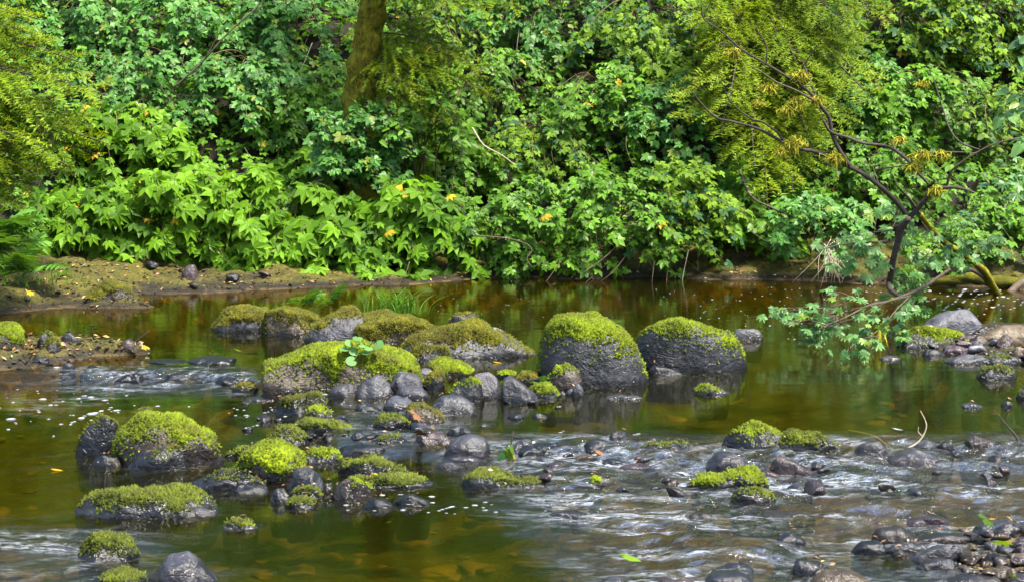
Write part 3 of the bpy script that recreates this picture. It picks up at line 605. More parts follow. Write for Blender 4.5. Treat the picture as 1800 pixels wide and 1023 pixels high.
rock('dark rough rock behind the rounded lilac cobble', [(1246, 1006), (1270, 991), (1310, 993), (1325, 1007)], 1010, 'dark', 0.6, lump=.09, group=gG)
rock('low reddish slab in the fast water above the gravel bar', [(1592, 917), (1630, 905), (1668, 914)], 922, 'red', 0.6, ang=4, group=gR)
rock('small sharp reddish rock below the low reddish slab', [(1622, 932), (1645, 923), (1662, 918), (1668, 932)], 938, 'red', 0.7, ang=6, group=gR)
rock('mossy edged flat stone at the corner of the gravel bar', [(1745, 1024), (1780, 1008), (1840, 1004), (1870, 1020)], 1026, 'purple', 0.6, ang=2, moss='mossC', thr=1.0, group=gG)
rock('long flat brown stone along the bottom edge', [(1660, 1026), (1700, 1012), (1750, 1013), (1765, 1024)], 1030, 'brown', 0.5, ang=1, group=gG)
rock('dark flat stone holding a yellow green leaf', [(1050, 1026), (1080, 1014), (1110, 1016), (1122, 1026)], 1030, 'grey', 0.7, ang=2, group=gG)
rock('reddish flat stone next to the yellow green leaf', [(1145, 1026), (1170, 1014), (1200, 1018), (1225, 1026)], 1031, 'red', 0.6, ang=3, group=gG)
# right spit
BO('big sloping grey boulder at the back of the spit', [(1610, 582), (1640, 561), (1690, 538), (1720, 545), (1728, 577)], 586, 'grey', 0.6, ang=4, group=gT)
rock('blue grey oval cobble before the big sloping boulder', [(1628, 580), (1645, 564), (1662, 567), (1669, 580)], 586, 'purple', 0.8, ang=1, group=gT, z0=.06)
rock('upright tan edged stone leaning on the big sloping boulder', [(1668, 584), (1685, 557), (1702, 564), (1711, 582)], 588, 'tan', 0.7, ang=4, group=gT, z0=.06)
rock('long tan boulder at the top of the spit', [(1718, 594), (1760, 574), (1795, 571), (1830, 590)], 601, 'tan', 0.6, ang=2, group=gT, z0=.1)
rock('dark wedge between big sloping boulder and long tan one', [(1708, 586), (1730, 572), (1742, 578)], 588, 'dark', 0.6, ang=4, group=gT, z0=.08)
BO('low boulder spread with yellow green moss on the spit', [(1575, 595), (1615, 577), (1680, 581), (1708, 604)], 610, 'dark', 0.5, moss='mossA', thr=0.52, group=gT)
rock('dark triangular stone in the water before the mossy spit boulder', [(1622, 623), (1635, 609), (1662, 622)], 626, 'dark', 0.7, ang=5, group=gT)
rock('brown tilted slab behind the dark triangular stone', [(1698, 613), (1712, 589), (1728, 590), (1746, 614)], 617, 'brown', 0.5, ang=5, group=gT, z0=.06)
rock('brown leaning block beside the tilted slab', [(1743, 611), (1765, 588), (1778, 584), (1784, 606)], 614, 'brown', 0.6, ang=5, group=gT, z0=.08)
rock('pinkish grey slab below the mossy spit boulder', [(1656, 618), (1680, 606), (1702, 611), (1708, 620)], 624, 'red', 0.6, ang=3, group=gT)
rock('pale wet stone at the tip of the spit', [(1586, 612), (1600, 600), (1612, 606)], 613, 'pale', 0.7, group=gT)
rock('round dark boulder with a green shoulder in front of the spit', [(1715, 662), (1735, 641), (1765, 642), (1787, 660)], 668, 'dark', 0.7, moss='mossC', thr=0.78, group=gT, ang=2)
rock('dark mossy rock half out of frame below the spit', [(1783, 692), (1800, 677), (1830, 680), (1850, 695)], 703, 'dark', 0.7, moss='mossC', thr=0.7, group=gT)
rock('small stone cutting the still water right of the bleached twig', [(1690, 713), (1705, 706), (1727, 713)], 717, 'grey', 0.6, group=gT)
rock('tiny black stone next to the dark twig', [(1759, 712), (1770, 703), (1783, 711)], 715, 'dark', 0.7, group=gT)
rock('long pale stone at the waterline of the spit', [(1660, 636), (1690, 622), (1720, 622), (1745, 632)], 640, 'grey', 0.6, ang=2, group=gT)
rock('flat greenish stone among the spit pebbles', [(1715, 634), (1745, 622), (1785, 626), (1795, 634)], 640, 'grey', 0.6, moss='mossC', thr=1.0, ang=2, group=gT)
rock('low wet stone in the pool off the spit', [(1545, 630), (1560, 625), (1583, 629)], 633, 'grey', 0.6, group=gT)
# far bank and islet
rock('round purple brown stone resting on the far mud', [(319, 481), (328, 467), (342, 464), (348, 478)], 484, 'red', 0.9, ang=1, lump=.02, group=gL, z0=.14)
BO('olive mossed hump on the mud ledge', [(150, 527), (190, 497), (222, 506), (245, 527)], 532, 'brown', 0.8, moss='mossB', thr=0.2, group=gL, z0=.08)
BO('yellow green mossy boulder on the litter covered islet', [(-40, 605), (-10, 572), (25, 570), (45, 590), (50, 610)], 618, 'brown', 0.8, moss='mossA', thr=0.25, group=gL)
BO('dark mossy boulder under the fern', [(-30, 480), (-10, 449), (20, 446), (33, 466)], 480, 'dark', 0.8, moss='mossB', thr=0.35, group=gL, z0=.2)
for lb, pp, yb, mt, ms_, th in (
    ('dark furry clump of rock at the back of the islet', [(65, 600), (78, 582), (98, 586), (104, 603)], 607, 'dark', 'mossC', .8),
    ('mossy lump in the middle of the islet', [(72, 612), (88, 589), (104, 594), (108, 612)], 618, 'dark', 'mossB', .4),
    ('second furry dark clump right of the first on the islet', [(105, 600), (118, 582), (138, 590), (146, 604)], 608, 'dark', 'mossC', .95),
    ('mossy knob near the litter end of the islet', [(138, 612), (152, 597), (168, 604), (172, 614)], 618, 'dark', 'mossB', .5),
    ('black dripping clump at the front of the islet', [(52, 645), (65, 622), (82, 626), (88, 645)], 650, 'dark', 'mossC', 1.0),
    ('dull grey stone in the front face of the islet', [(105, 650), (118, 636), (130, 640), (134, 652)], 655, 'grey', None, 1),
    ('glistening black stone at the downstream tip of the islet', [(140, 655), (158, 640), (180, 648), (192, 660)], 664, 'dark', None, 1),
    ('orange flecked rock where the litter ends', [(205, 612), (222, 590), (240, 603), (250, 618)], 622, 'brown', 'mossC', 1.0),
    ('wet black rock in the little cascade', [(262, 668), (285, 654), (335, 653), (362, 668)], 673, 'dark', None, 1),
    ('smooth hump beneath the white chute of the cascade', [(200, 672), (222, 654), (245, 656), (262, 668)], 676, 'dark', None, 1),
    ('low stone between cascade and log shaped boulder', [(372, 676), (392, 660), (415, 664), (425, 676)], 679, 'dark', 'mossB', .9),
    ('flat litter covered rock above the cascade', [(330, 634), (360, 626), (400, 628), (425, 636)], 640, 'dark', None, 1),
    ('flat mossy foot stone of the log shaped boulder', [(408, 682), (425, 672), (445, 678), (455, 686)], 690, 'dark', 'mossB', .7),
    ('wet flat stone below the log shaped boulder', [(430, 703), (455, 697), (490, 703)], 706, 'grey', None, 1),
    ('dark wet sill rock by the upper litter end', [(255, 640), (285, 632), (330, 636)], 640, 'dark', None, 1)):
    rock(lb, pp, yb, mt, 0.7, moss=ms_, thr=th, group=gL, lump=.07)

# loose pebbles: one of each kind, then copies
def pebble_mesh(seed, mat):
    rng = np.random.default_rng(seed); nu, nv = 11, 10
    u = -np.cos(np.linspace(0, math.pi, nu)); th = np.arange(nv) * 2 * math.pi / nv; r = np.sqrt(1 - u * u)
    V = np.stack([np.broadcast_to(u[:, None], (nu, nv)), r[:, None] * np.cos(th) * 0.72, r[:, None] * np.sin(th) * 0.34], -1)
    for n in cuts(rng, 8):
        n = n * np.where(rng.random() > .5, 1, -1); e = V @ n - (0.46 if abs(n[2]) < .6 else .26); V = V - np.where(e > 0, e * 0.95, 0)[..., None] * n
    V = V * (1 + 0.14 * fbm(V[..., 0] * 1.7 + seed, V[..., 1] * 1.7, V[..., 2] * 1.7, 3))[..., None]
    idx = np.arange(nu * nv).reshape(nu, nv); a, b = idx[:-1], idx[1:]
    return mesh_np('pebble', V.reshape(-1, 3), np.stack([a, np.roll(a, -1, 1), np.roll(b, -1, 1), b], -1).reshape(-1, 4), M[mat])
ROCKTOPS = np.concatenate(RT)
PEB = {m: [pebble_mesh(i * 7 + j * 31, m) for j in range(2)] for i, m in enumerate(('grey', 'purple', 'red', 'brown', 'tan', 'dark', 'pale'))}
def pick(n, reg, rng):
    q = np.array([reg(rng) for _ in range(n)]); return ground_many(q[:, 0], q[:, 1])
def pebbles(n, reg, kinds, smin, smax, label, group, seed, lift=0.25, afloat=None, keep=lambda x, y, z: z > W(x, y) - 0.01):
    rng = np.random.default_rng(seed); p = pick(n * 8, reg, rng); p = p[np.broadcast_to(keep(p[:, 0], p[:, 1], p[:, 2]), len(p))][:n]
    for x, y, z in p:
        s = smin * (smax / smin) ** (rng.random() ** 1.6)
        ms_ = PEB[kinds[int(rng.integers(len(kinds)))]]
        o = link('pebble', ms_[int(rng.integers(2))], None, (x, y, z + s * lift * (0.4 + 0.5 * rng.random()) if afloat is None else float(W(x, y)) + s * afloat * (rng.random() - .35)), label=label, category='stone', group=group)
        o.rotation_euler = (rng.normal() * 0.25, rng.normal() * 0.25, rng.random() * 6.28); o.scale = (s, s, s)
rr = lambda a, b, c, d: (lambda g: (a + (b - a) * g.random(), c + (d - c) * g.random()))
pebbles(56, rr(1600, 1830, 938, 1030), ('pale', 'red', 'brown', 'tan', 'tan', 'red'), .016, .055, 'small loose pebble on the gravel bar in the bottom corner', 'pebbles on the gravel bar', 3)
pebbles(40, rr(1600, 1840, 585, 668), ('grey', 'purple', 'dark', 'brown', 'pale', 'red'), .016, .055, 'small loose pebble on the spit under the leaning tree', 'pebbles on the spit', 4)
pebbles(30, rr(600, 1040, 672, 740), ('grey', 'purple', 'dark', 'red', 'brown'), .015, .04, 'small pebble wedged in the cobble heap between the boulders', 'pebbles in the cobble heap', 5, keep=lambda x, y, z: True, lift=.9)
pebbles(70, rr(430, 1010, 690, 870), ('dark', 'brown', 'dark', 'grey', 'purple'), .02, .085, 'small wet stone in the shallows around the middle bar', 'wet stones of the middle bar', 6, keep=lambda x, y, z: (z < 0.05) & (y < 9.9) & (y > 7.5), afloat=.35)
pebbles(64, rr(900, 1790, 785, 930), ('dark', 'brown', 'red', 'dark', 'grey'), .03, .10, 'small wet stone washed over by the white riffle', 'wet stones of the riffle', 8, keep=lambda x, y, z: (z < 0.05) & (riffle(x, y) > .3) & (y > 6.9) & (y < 8.6), afloat=.5)
pebbles(20, rr(1620, 1820, 930, 1024), ('pale', 'red', 'red', 'tan', 'tan'), .045, .085, 'palm sized flat stone lying on the gravel bar pebbles', 'flat stones on the gravel bar', 31, lift=.3)
pebbles(34, rr(1610, 1830, 585, 664), ('pale', 'purple', 'tan', 'red', 'pale'), .05, .10, 'fist sized stone lying on the spit pebbles', 'fist sized stones on the spit', 32, lift=.3)
# sunken stones seen through the water: stuff
B = Bag(); rng = np.random.default_rng(77)
base = np.array([v.co[:] for v in PEB['tan'][0].vertices]); bf = np.array([p.vertices[:] for p in PEB['tan'][0].polygons])
q = np.stack([rng.uniform(-200, 2000, 420), 660 + 420 * rng.random(420) ** 0.8], -1)
for x, y, z in ground_many(q[:, 0], q[:, 1]):
    if z > -0.04: continue
    s = 0.04 + 0.13 * rng.random() ** 2; a = rng.random() * 6.28; c_, s_ = math.cos(a), math.sin(a)
    v = base * s; B.add(np.stack([v[:, 0] * c_ - v[:, 1] * s_, v[:, 0] * s_ + v[:, 1] * c_, v[:, 2] * 0.45], -1) + [x, y, min(z, -0.03 - s * 0.3)], bf)
M['sunk'] = plain_mat('algae_stone', (0.018, 0.016, 0.004), (0.13, 0.09, 0.02), 9, 0.7, 0.3)
link('sunken_stones', B.mesh('sunken_stones', M['sunk']), kind='stuff')

pebbles(28, rr(0, 760, 455, 530), ('brown', 'dark', 'dark', 'grey'), .025, .10, 'small stone half set in the far mud bank', 'stones in the far mud', 12, keep=lambda x, y, z: z > .06, lift=.4)
B = Bag(); rng = np.random.default_rng(78)
def gravel(n, reg, s0, s1):
    for x, y, z in pick(n, reg, rng):
        if z < W(x, y) - .03: continue
        s = rng.uniform(s0, s1); a = rng.random() * 6.28; c_, s_ = math.cos(a), math.sin(a); v = base * s
        B.add(np.stack([v[:, 0] * c_ - v[:, 1] * s_, v[:, 0] * s_ + v[:, 1] * c_, v[:, 2] * .8], -1) + [x, y, z + s * .12], bf)
gravel(200, rr(0, 1800, 452, 520), .010, .03); gravel(200, rr(0, 290, 575, 665), .012, .03)
gravel(600, rr(1590, 1900, 905, 1060), .010, .026); gravel(500, rr(1580, 1880, 575, 670), .012, .03)
M['gravel'] = rock_mat('gravel', (0.015, 0.011, 0.010), (0.06, 0.044, 0.040), (0.17, 0.135, 0.12), rough=.5)
link('gravel', B.mesh('gravel', M['gravel']), kind='stuff')
# ------------------------------------------------------------------ water
wx = np.concatenate([np.array([-60, -40, -25, -15, -10, -7.5]), np.arange(-5.6, 5.6, 0.026), np.array([7.5, 10, 15, 25, 40, 60])])
wy = np.concatenate([np.array([2.5, 3.5, 4.3, 4.9]), np.arange(5.2, 16.4, 0.026), [16.6]])
X, Y = np.meshgrid(wx, wy)
RF = riffle(X, Y)
fl = fbm(X * 0.9, Y * 0.9, 3.1, 2) * 0.5
wav = fbm(X * 3.4 + fl, Y * 9.5 + X * 1.5, 0.7, 3, 0.5)
wav2 = fbm(X * 9 + 5, Y * 20 + X * 4, 4.7, 2, 0.5)
lump = np.clip(fbm(X * 2.6 + 31, Y * 3.6, 9.1, 3), 0, 1)
calm = noise(X * 1.4, Y * 4.5, 2) * 0.0006 + noise(X * 4, Y * 15, 5) * 0.00035
Zw = W(X, Y) + calm + RF * (0.015 * wav + 0.007 * wav2 + 0.030 * lump * (Y < 9.3))
streak = fbm(X * 3.4 + fl, Y * 13 + X * 3.0, 1.9, 5, 0.66)
FO = np.clip(RF * (0.04 + 0.92 * ss(-0.05, 0.9, streak + 0.5 * fbm(X * 1.1, Y * 3.0, 6.6, 3))), 0, 1)
PX, PY, _ = proj(np.stack([X, Y, Zw], -1))
fall = np.exp(-((PY - 668 - 6 * np.sin(PX * 0.03)) / 7.0) ** 2) * ss(190, 215, PX) * (1 - ss(405, 430, PX))
tail = np.exp(-((PY - (672 + (330 - PX) * 0.13)) / (5 + np.clip(330 - PX, 0, 400) * 0.06)) ** 2) * ss(0, 60, PX) * (1 - ss(300, 400, PX))
fs = fbm(PX * 0.012, PY * 0.22, 0.3, 4, 0.6)
FO = np.maximum(FO, np.clip(fall * (0.45 + 0.9 * fs), 0, 1)); FO = np.maximum(FO, np.clip(tail * (0.15 + 1.1 * fs), 0, 0.9))
Zw = Zw + fall * 0.012 * (1 + fs)
wake = np.zeros_like(X); low_ = np.zeros_like(X)
for cx, cy, hw, hd in STONES:            # water breaks against each stone and trails off downstream, to the lower left
    m = (np.abs(X - cx) < hw * 3 + .2) & (np.abs(Y - cy) < hd * 2 + .3)
    if not m.any(): continue
    dx, dy = X[m] - cx, Y[m] - cy; r = np.sqrt((dx / hw) ** 2 + (dy / hd) ** 2)
    edge = np.exp(-((r - 1.04) / (0.025 / hw)) ** 2) * (0.45 + 0.55 * noise(X[m] * 25, Y[m] * 25, 1.0))
    al = -(dx * 0.8 + dy * 0.6); ac = np.abs(dx * 0.6 - dy * 0.8)
    tr_ = np.exp(-(np.clip(np.abs(ac - hw * .5 - al * .12), 0, 9) / .022) ** 2) * ss(0, hw, al) * np.exp(-np.clip(al, 0, 9) / (hw * 2.2))
    wake[m] = np.maximum(wake[m], np.maximum(edge * .7, tr_ * .8)); low_[m] = np.maximum(low_[m], edge)
calm_ = np.clip(RF, 0, 1)
FO = np.clip(np.maximum(FO, wake * (0.10 + 0.9 * ss(0.05, 0.4, calm_))), 0, 1)
Zw = Zw + 0.014 * wake * calm_
k = Nodes('stream_water'); p = k.pos()
mp = k.n('ShaderNodeMapping'); mp.inputs['Scale'].default_value = (1.0, 3.2, 1.0); k.l(p, mp.inputs[0])
rf = k.attr('riffle')
b1 = k.noise(5.0, 3, 0.5, mp.outputs[0]); b2 = k.noise(24, 4, 0.7, mp.outputs[0])
h1 = k.math('ADD', k.math('MULTIPLY', b1, 1.0), k.math('MULTIPLY', b2, k.math('ADD', 0.25, k.math('MULTIPLY', rf, 0.75))))
bp = k.n('ShaderNodeBump'); k.l(h1, bp.inputs['Height']); bp.inputs['Distance'].default_value = 0.02
k.l(k.math('ADD', 0.04, k.math('MULTIPLY', rf, 0.7)), bp.inputs['Strength'])
fr = k.n('ShaderNodeFresnel'); fr.inputs['IOR'].default_value = 1.33; k.l(bp.outputs[0], fr.inputs['Normal'])
gl = k.n('ShaderNodeBsdfGlossy'); gl.inputs['Roughness'].default_value = 0.02; k.l(bp.outputs[0], gl.inputs['Normal'])
tr = k.n('ShaderNodeBsdfTransparent'); tr.inputs[0].default_value = (0.56, 0.47, 0.11, 1)
df = k.n('ShaderNodeBsdfDiffuse'); df.inputs[0].default_value = (0.042, 0.048, 0.004, 1)
m0 = k.n('ShaderNodeMixShader'); m0.inputs[0].default_value = 0.06; k.l(tr.outputs[0], m0.inputs[1]); k.l(df.outputs[0], m0.inputs[2])
m1 = k.n('ShaderNodeMixShader'); k.l(fr.outputs[0], m1.inputs[0]); k.l(m0.outputs[0], m1.inputs[1]); k.l(gl.outputs[0], m1.inputs[2])
fm = k.pr((0.44, 0.49, 0.58), 0.3, 0.5, bp.outputs[0])
m2 = k.n('ShaderNodeMixShader'); k.l(m1.outputs[0], m2.inputs[1]); k.l(fm.outputs[0], m2.inputs[2])
mp2 = k.n('ShaderNodeMapping'); mp2.inputs['Scale'].default_value = (8.0, 24.0, 1.0); mp2.inputs['Rotation'].default_value = (0, 0, 0.12); k.l(p, mp2.inputs[0])
fn = k.noise(1.6, 7, 0.78, mp2.outputs[0], 1.2)
k.l(k.math('MULTIPLY', k.math('MULTIPLY', k.attr('foam'), k.ramp(fn, [(0.46, (0, 0, 0)), (0.66, (1, 1, 1))])), 0.72, True), m2.inputs[0])
M['water'] = k.done(m2.outputs[0])
link('stream_water', mesh_np('stream_water', np.stack([X, Y, Zw], -1).reshape(-1, 3), grid_faces(len(wx), len(wy)), M['water'], True, {'riffle': RF, 'foam': FO}), kind='structure')

# ------------------------------------------------------------------ leaves
def polar_leaf(side, back=0.12, droop=0.28, fold=0.10, stalk=0.35):
    # side: (angle, radius) from the tip outwards; mirrored; fan from a point near the stalk
    pts = [(a, r) for a, r in side[::-1]] + [(-a, r) for a, r in side if a > 0]
    V = [[back, 0, 0]]; n = len(pts)
    for i, (a, r) in enumerate(pts):
        x, y = r * math.cos(R(a)), r * math.sin(R(a)); notch = 0
        if 0 < i < n - 1 and r < pts[i - 1][1] and r < pts[i + 1][1]: notch = fold * 0.6
        V.append([x, y, -droop * (x * x * 0.8 + y * y * 1.3) + notch + fold * abs(y) * 0.3])
    F = [(0, i + 1, i + 2) if False else (0, i + 2, i + 1) for i in range(n - 1)]
    k = len(V); V += [[back, 0.012, 0.0], [back, -0.012, 0.0], [-stalk, 0, 0.12]]; F.append((k, k + 2, k + 1))
    V = np.array(V); V[:, 0] -= 0.0
    return V, np.array(F)
LEAF = {
    'maple': polar_leaf([(0, 1), (10, .74), (21, .58), (33, .70), (43, .93), (54, .70), (68, .52), (86, .60), (98, .70), (120, .44), (150, .24)]),
    'lobed': polar_leaf([(0, 1), (14, .74), (27, .56), (42, .72), (54, .76), (66, .5), (96, .5), (130, .3)], droop=0.22),
    'ovate': polar_leaf([(0, 1), (12, .82), (28, .6), (55, .4), (100, .25), (150, .13)], droop=0.25, fold=0.25),
    'vine': polar_leaf([(0, .95), (10, .70), (17, .60), (26, .72), (34, .92), (43, .66), (52, .56), (62, .68), (72, .86), (84, .56), (100, .56), (114, .60), (132, .36), (155, .22)], droop=0.16),
}
LEAF_MESH = {}
def bent(V, v):                          # four ways a leaf curls
    V = V.copy(); x, y = V[:, 0].copy(), V[:, 1].copy()
    V[:, 2] += (0, -.22, .12, -.1)[v] * x * x + (0, .25, -.3, -.35)[v] * y * y + 0.06 * noise(x * 3 + v * 9, y * 3, v); V[:, 1] = y * (1, .85, 1.06, .94)[v]
    return V
def leaf_mesh(shape, mat, v=0):
    if (shape, mat, v) not in LEAF_MESH: LEAF_MESH[shape, mat, v] = mesh_np('leaf', bent(LEAF[shape][0], v), LEAF[shape][1], M[mat], False)
    return LEAF_MESH[shape, mat, v]
def frames(axis_, normal):
    a = axis_ / (np.linalg.norm(axis_, axis=1)[:, None] + 1e-9)
    n = normal - a * np.sum(normal * a, 1)[:, None]; n /= np.linalg.norm(n, axis=1)[:, None] + 1e-9
    return np.stack([a, np.cross(n, a), n], -1)            # columns: length, width, face
def place_leaves(root, org, pos, axis_, normal, size, shape, mat, most=300, stuff='foliage'):
    # the leaves that show largest become leaf objects of their own, the rest one mesh
    Fm = frames(axis_, normal); n = len(pos)
    px, py, w = proj(pos)
    vis = (px > -20) & (px < 1820) & (py > -15) & (py < 1035)
    facing = np.abs(np.sum(Fm[:, :, 2] * (pos - [0, 0, CAM_H]), 1) / np.linalg.norm(pos - [0, 0, CAM_H], axis=1))
    score = np.where(vis, 0, 1e3) + (w - w.min()) * 3 - facing * 0.4 - size * 3
    order = np.argsort(score); k = int(min(most, vis.sum()))
    rel = pos - org
    for i in order[:k]:
        o = bpy.data.objects.new('leaf', leaf_mesh(shape, mat, int(i) % 4)); m = np.eye(4); m[:3, :3] = Fm[i] * size[i]; m[:3, 3] = rel[i]
        o.parent = root; o.matrix_local = Matrix(m.tolist()); COL.objects.link(o)
    rest = order[k:]
    if len(rest):
        V, F = LEAF[shape]
        VV = np.einsum('nij,nkj->nki', Fm[rest] * size[rest][:, None, None], np.stack([bent(V, q) for q in range(4)])[np.arange(len(rest)) % 4]) + rel[rest][:, None, :]
        FF = F[None] + (np.arange(len(rest)) * len(V))[:, None, None]
        link(stuff, mesh_np(stuff, VV.reshape(-1, 3), FF.reshape(-1, 3), M[mat], False), root, kind='stuff')

def ground_at(px, py):                  # hillside point behind a pixel
    Yq = np.arange(13.2, 21, 0.06); d = ray(px, py); p = d[None] * (Yq / d[1])[:, None] + np.array([0, 0, CAM_H])
    i = np.argmax(T(p[:, 0], p[:, 1]) >= p[:, 2]); return p[i] if i else p[-1]
gS = 'bushes covering the far bank'
def bush(label, px, py, w, h, shape, mat, size, branches, per, seed, d=None, name='bush', cat='bush', lean=(0.0, -0.6), hang=0.45, most=300, bulge=0.55, stemmat='stem', out=0.35, up=0.8):
    rng = np.random.default_rng(seed)
    hit = ground_at(px, py); Yc = (hit[1] - out) if d is None else d
    c = P(px, py, Yc); W_, H_ = w / FPX * Yc / 2, h / FPX * Yc / 2
    bx, by = c[0] - lean[0] * W_, min(c[1] + 0.55, hit[1] + 0.4)
    org = np.array([bx, by, float(T(bx, by))])
    root = thing(name, label, cat, gS if cat == 'bush' else None, org)
    pos, ax, nm, sz = [], [], [], []; tw = Bag(); k = 0
    for b in range(branches):
        a = rng.random() * 6.283; q = rng.random() ** 0.5
        u, v = q * math.cos(a), q * math.sin(a)
        tip = c + np.array([u * W_ * 1.05, -bulge * (1 - q * q) * min(W_, H_) + rng.normal() * 0.10 + (0.1 if v > 0 else -0.08) * abs(v), v * H_])
        tip[2] = max(tip[2], 0.10 + 0.05 * rng.random())
        s = org + np.array([rng.normal() * 0.12, rng.normal() * 0.06, -0.03])
        L = np.linalg.norm(tip - s)
        m1 = s + (tip - s) * 0.35 + np.array([0, 0.05, 0.22 * L + 0.1 * rng.random()]); m2 = s + (tip - s) * 0.75 + np.array([0, 0, 0.16 * L])
        end = tip + np.array([(tip[0] - c[0]) * 0.12 + 0.10 * L, -0.06, -0.22 * L * hang])
        cv = spline([s, m1, m2, end], 14)
        cv[:, 2] = np.maximum(cv[:, 2], T(cv[:, 0], cv[:, 1]) + 0.02)
        if b < 9: link('stem', mesh_np('stem', *(lambda A: (A[0] - org, A[1]))(tube(cv, 0.009, 0.0025, 4)), M[stemmat]), root)
        else:
            tv, tf = tube(cv[3:], 0.005, 0.0018, 3); tw.add(tv - org, tf)
        t = np.sort(0.5 + 0.5 * rng.random(per) ** 0.85); i = t * 13; i0 = np.minimum(i.astype(int), 12); f = (i - i0)[:, None]
        p = cv[i0] * (1 - f) + cv[i0 + 1] * f; tg = cv[i0 + 1] - cv[i0]; tg /= np.linalg.norm(tg, axis=1)[:, None] + 1e-9
        sd = np.cross(tg, [0, 0, 1.0]); sd /= np.linalg.norm(sd, axis=1)[:, None] + 1e-9
        sgn = np.where(np.arange(per) % 2 == 0, 1, -1)[:, None]
        axv = tg * 0.55 + sd * sgn * (0.75 + 0.2 * rng.random((per, 1))) + np.array([0, -0.25, -0.30 * hang / 0.45]) + rng.normal(size=(per, 3)) * 0.25
        axv /= np.linalg.norm(axv, axis=1)[:, None]
        sx = size * (0.5 + 0.75 * rng.random(per))
        p = p + axv * (sx * 0.35)[:, None] + rng.normal(size=(per, 3)) * 0.028
        n_ = np.array([0, -0.55, up]) + rng.normal(size=(per, 3)) * 0.40 + (p - c) * np.array([0.35, 0.2, 0.15]) / max(W_, 0.2)
        pos.append(p); ax.append(axv); nm.append(n_); sz.append(sx)
    pos, ax, nm, sz = map(np.concatenate, (pos, ax, nm, sz))
    ok = pos[:, 2] > T(pos[:, 0], pos[:, 1]) + 0.015
    ok &= pos[:, 2] > 0.09
    place_leaves(root, org, pos[ok], ax[ok], nm[ok], sz[ok], shape, mat, most)
    mt = tw.mesh('twigs', M[stemmat])
    if mt: link('twigs', mt, root, kind='stuff')
    return root

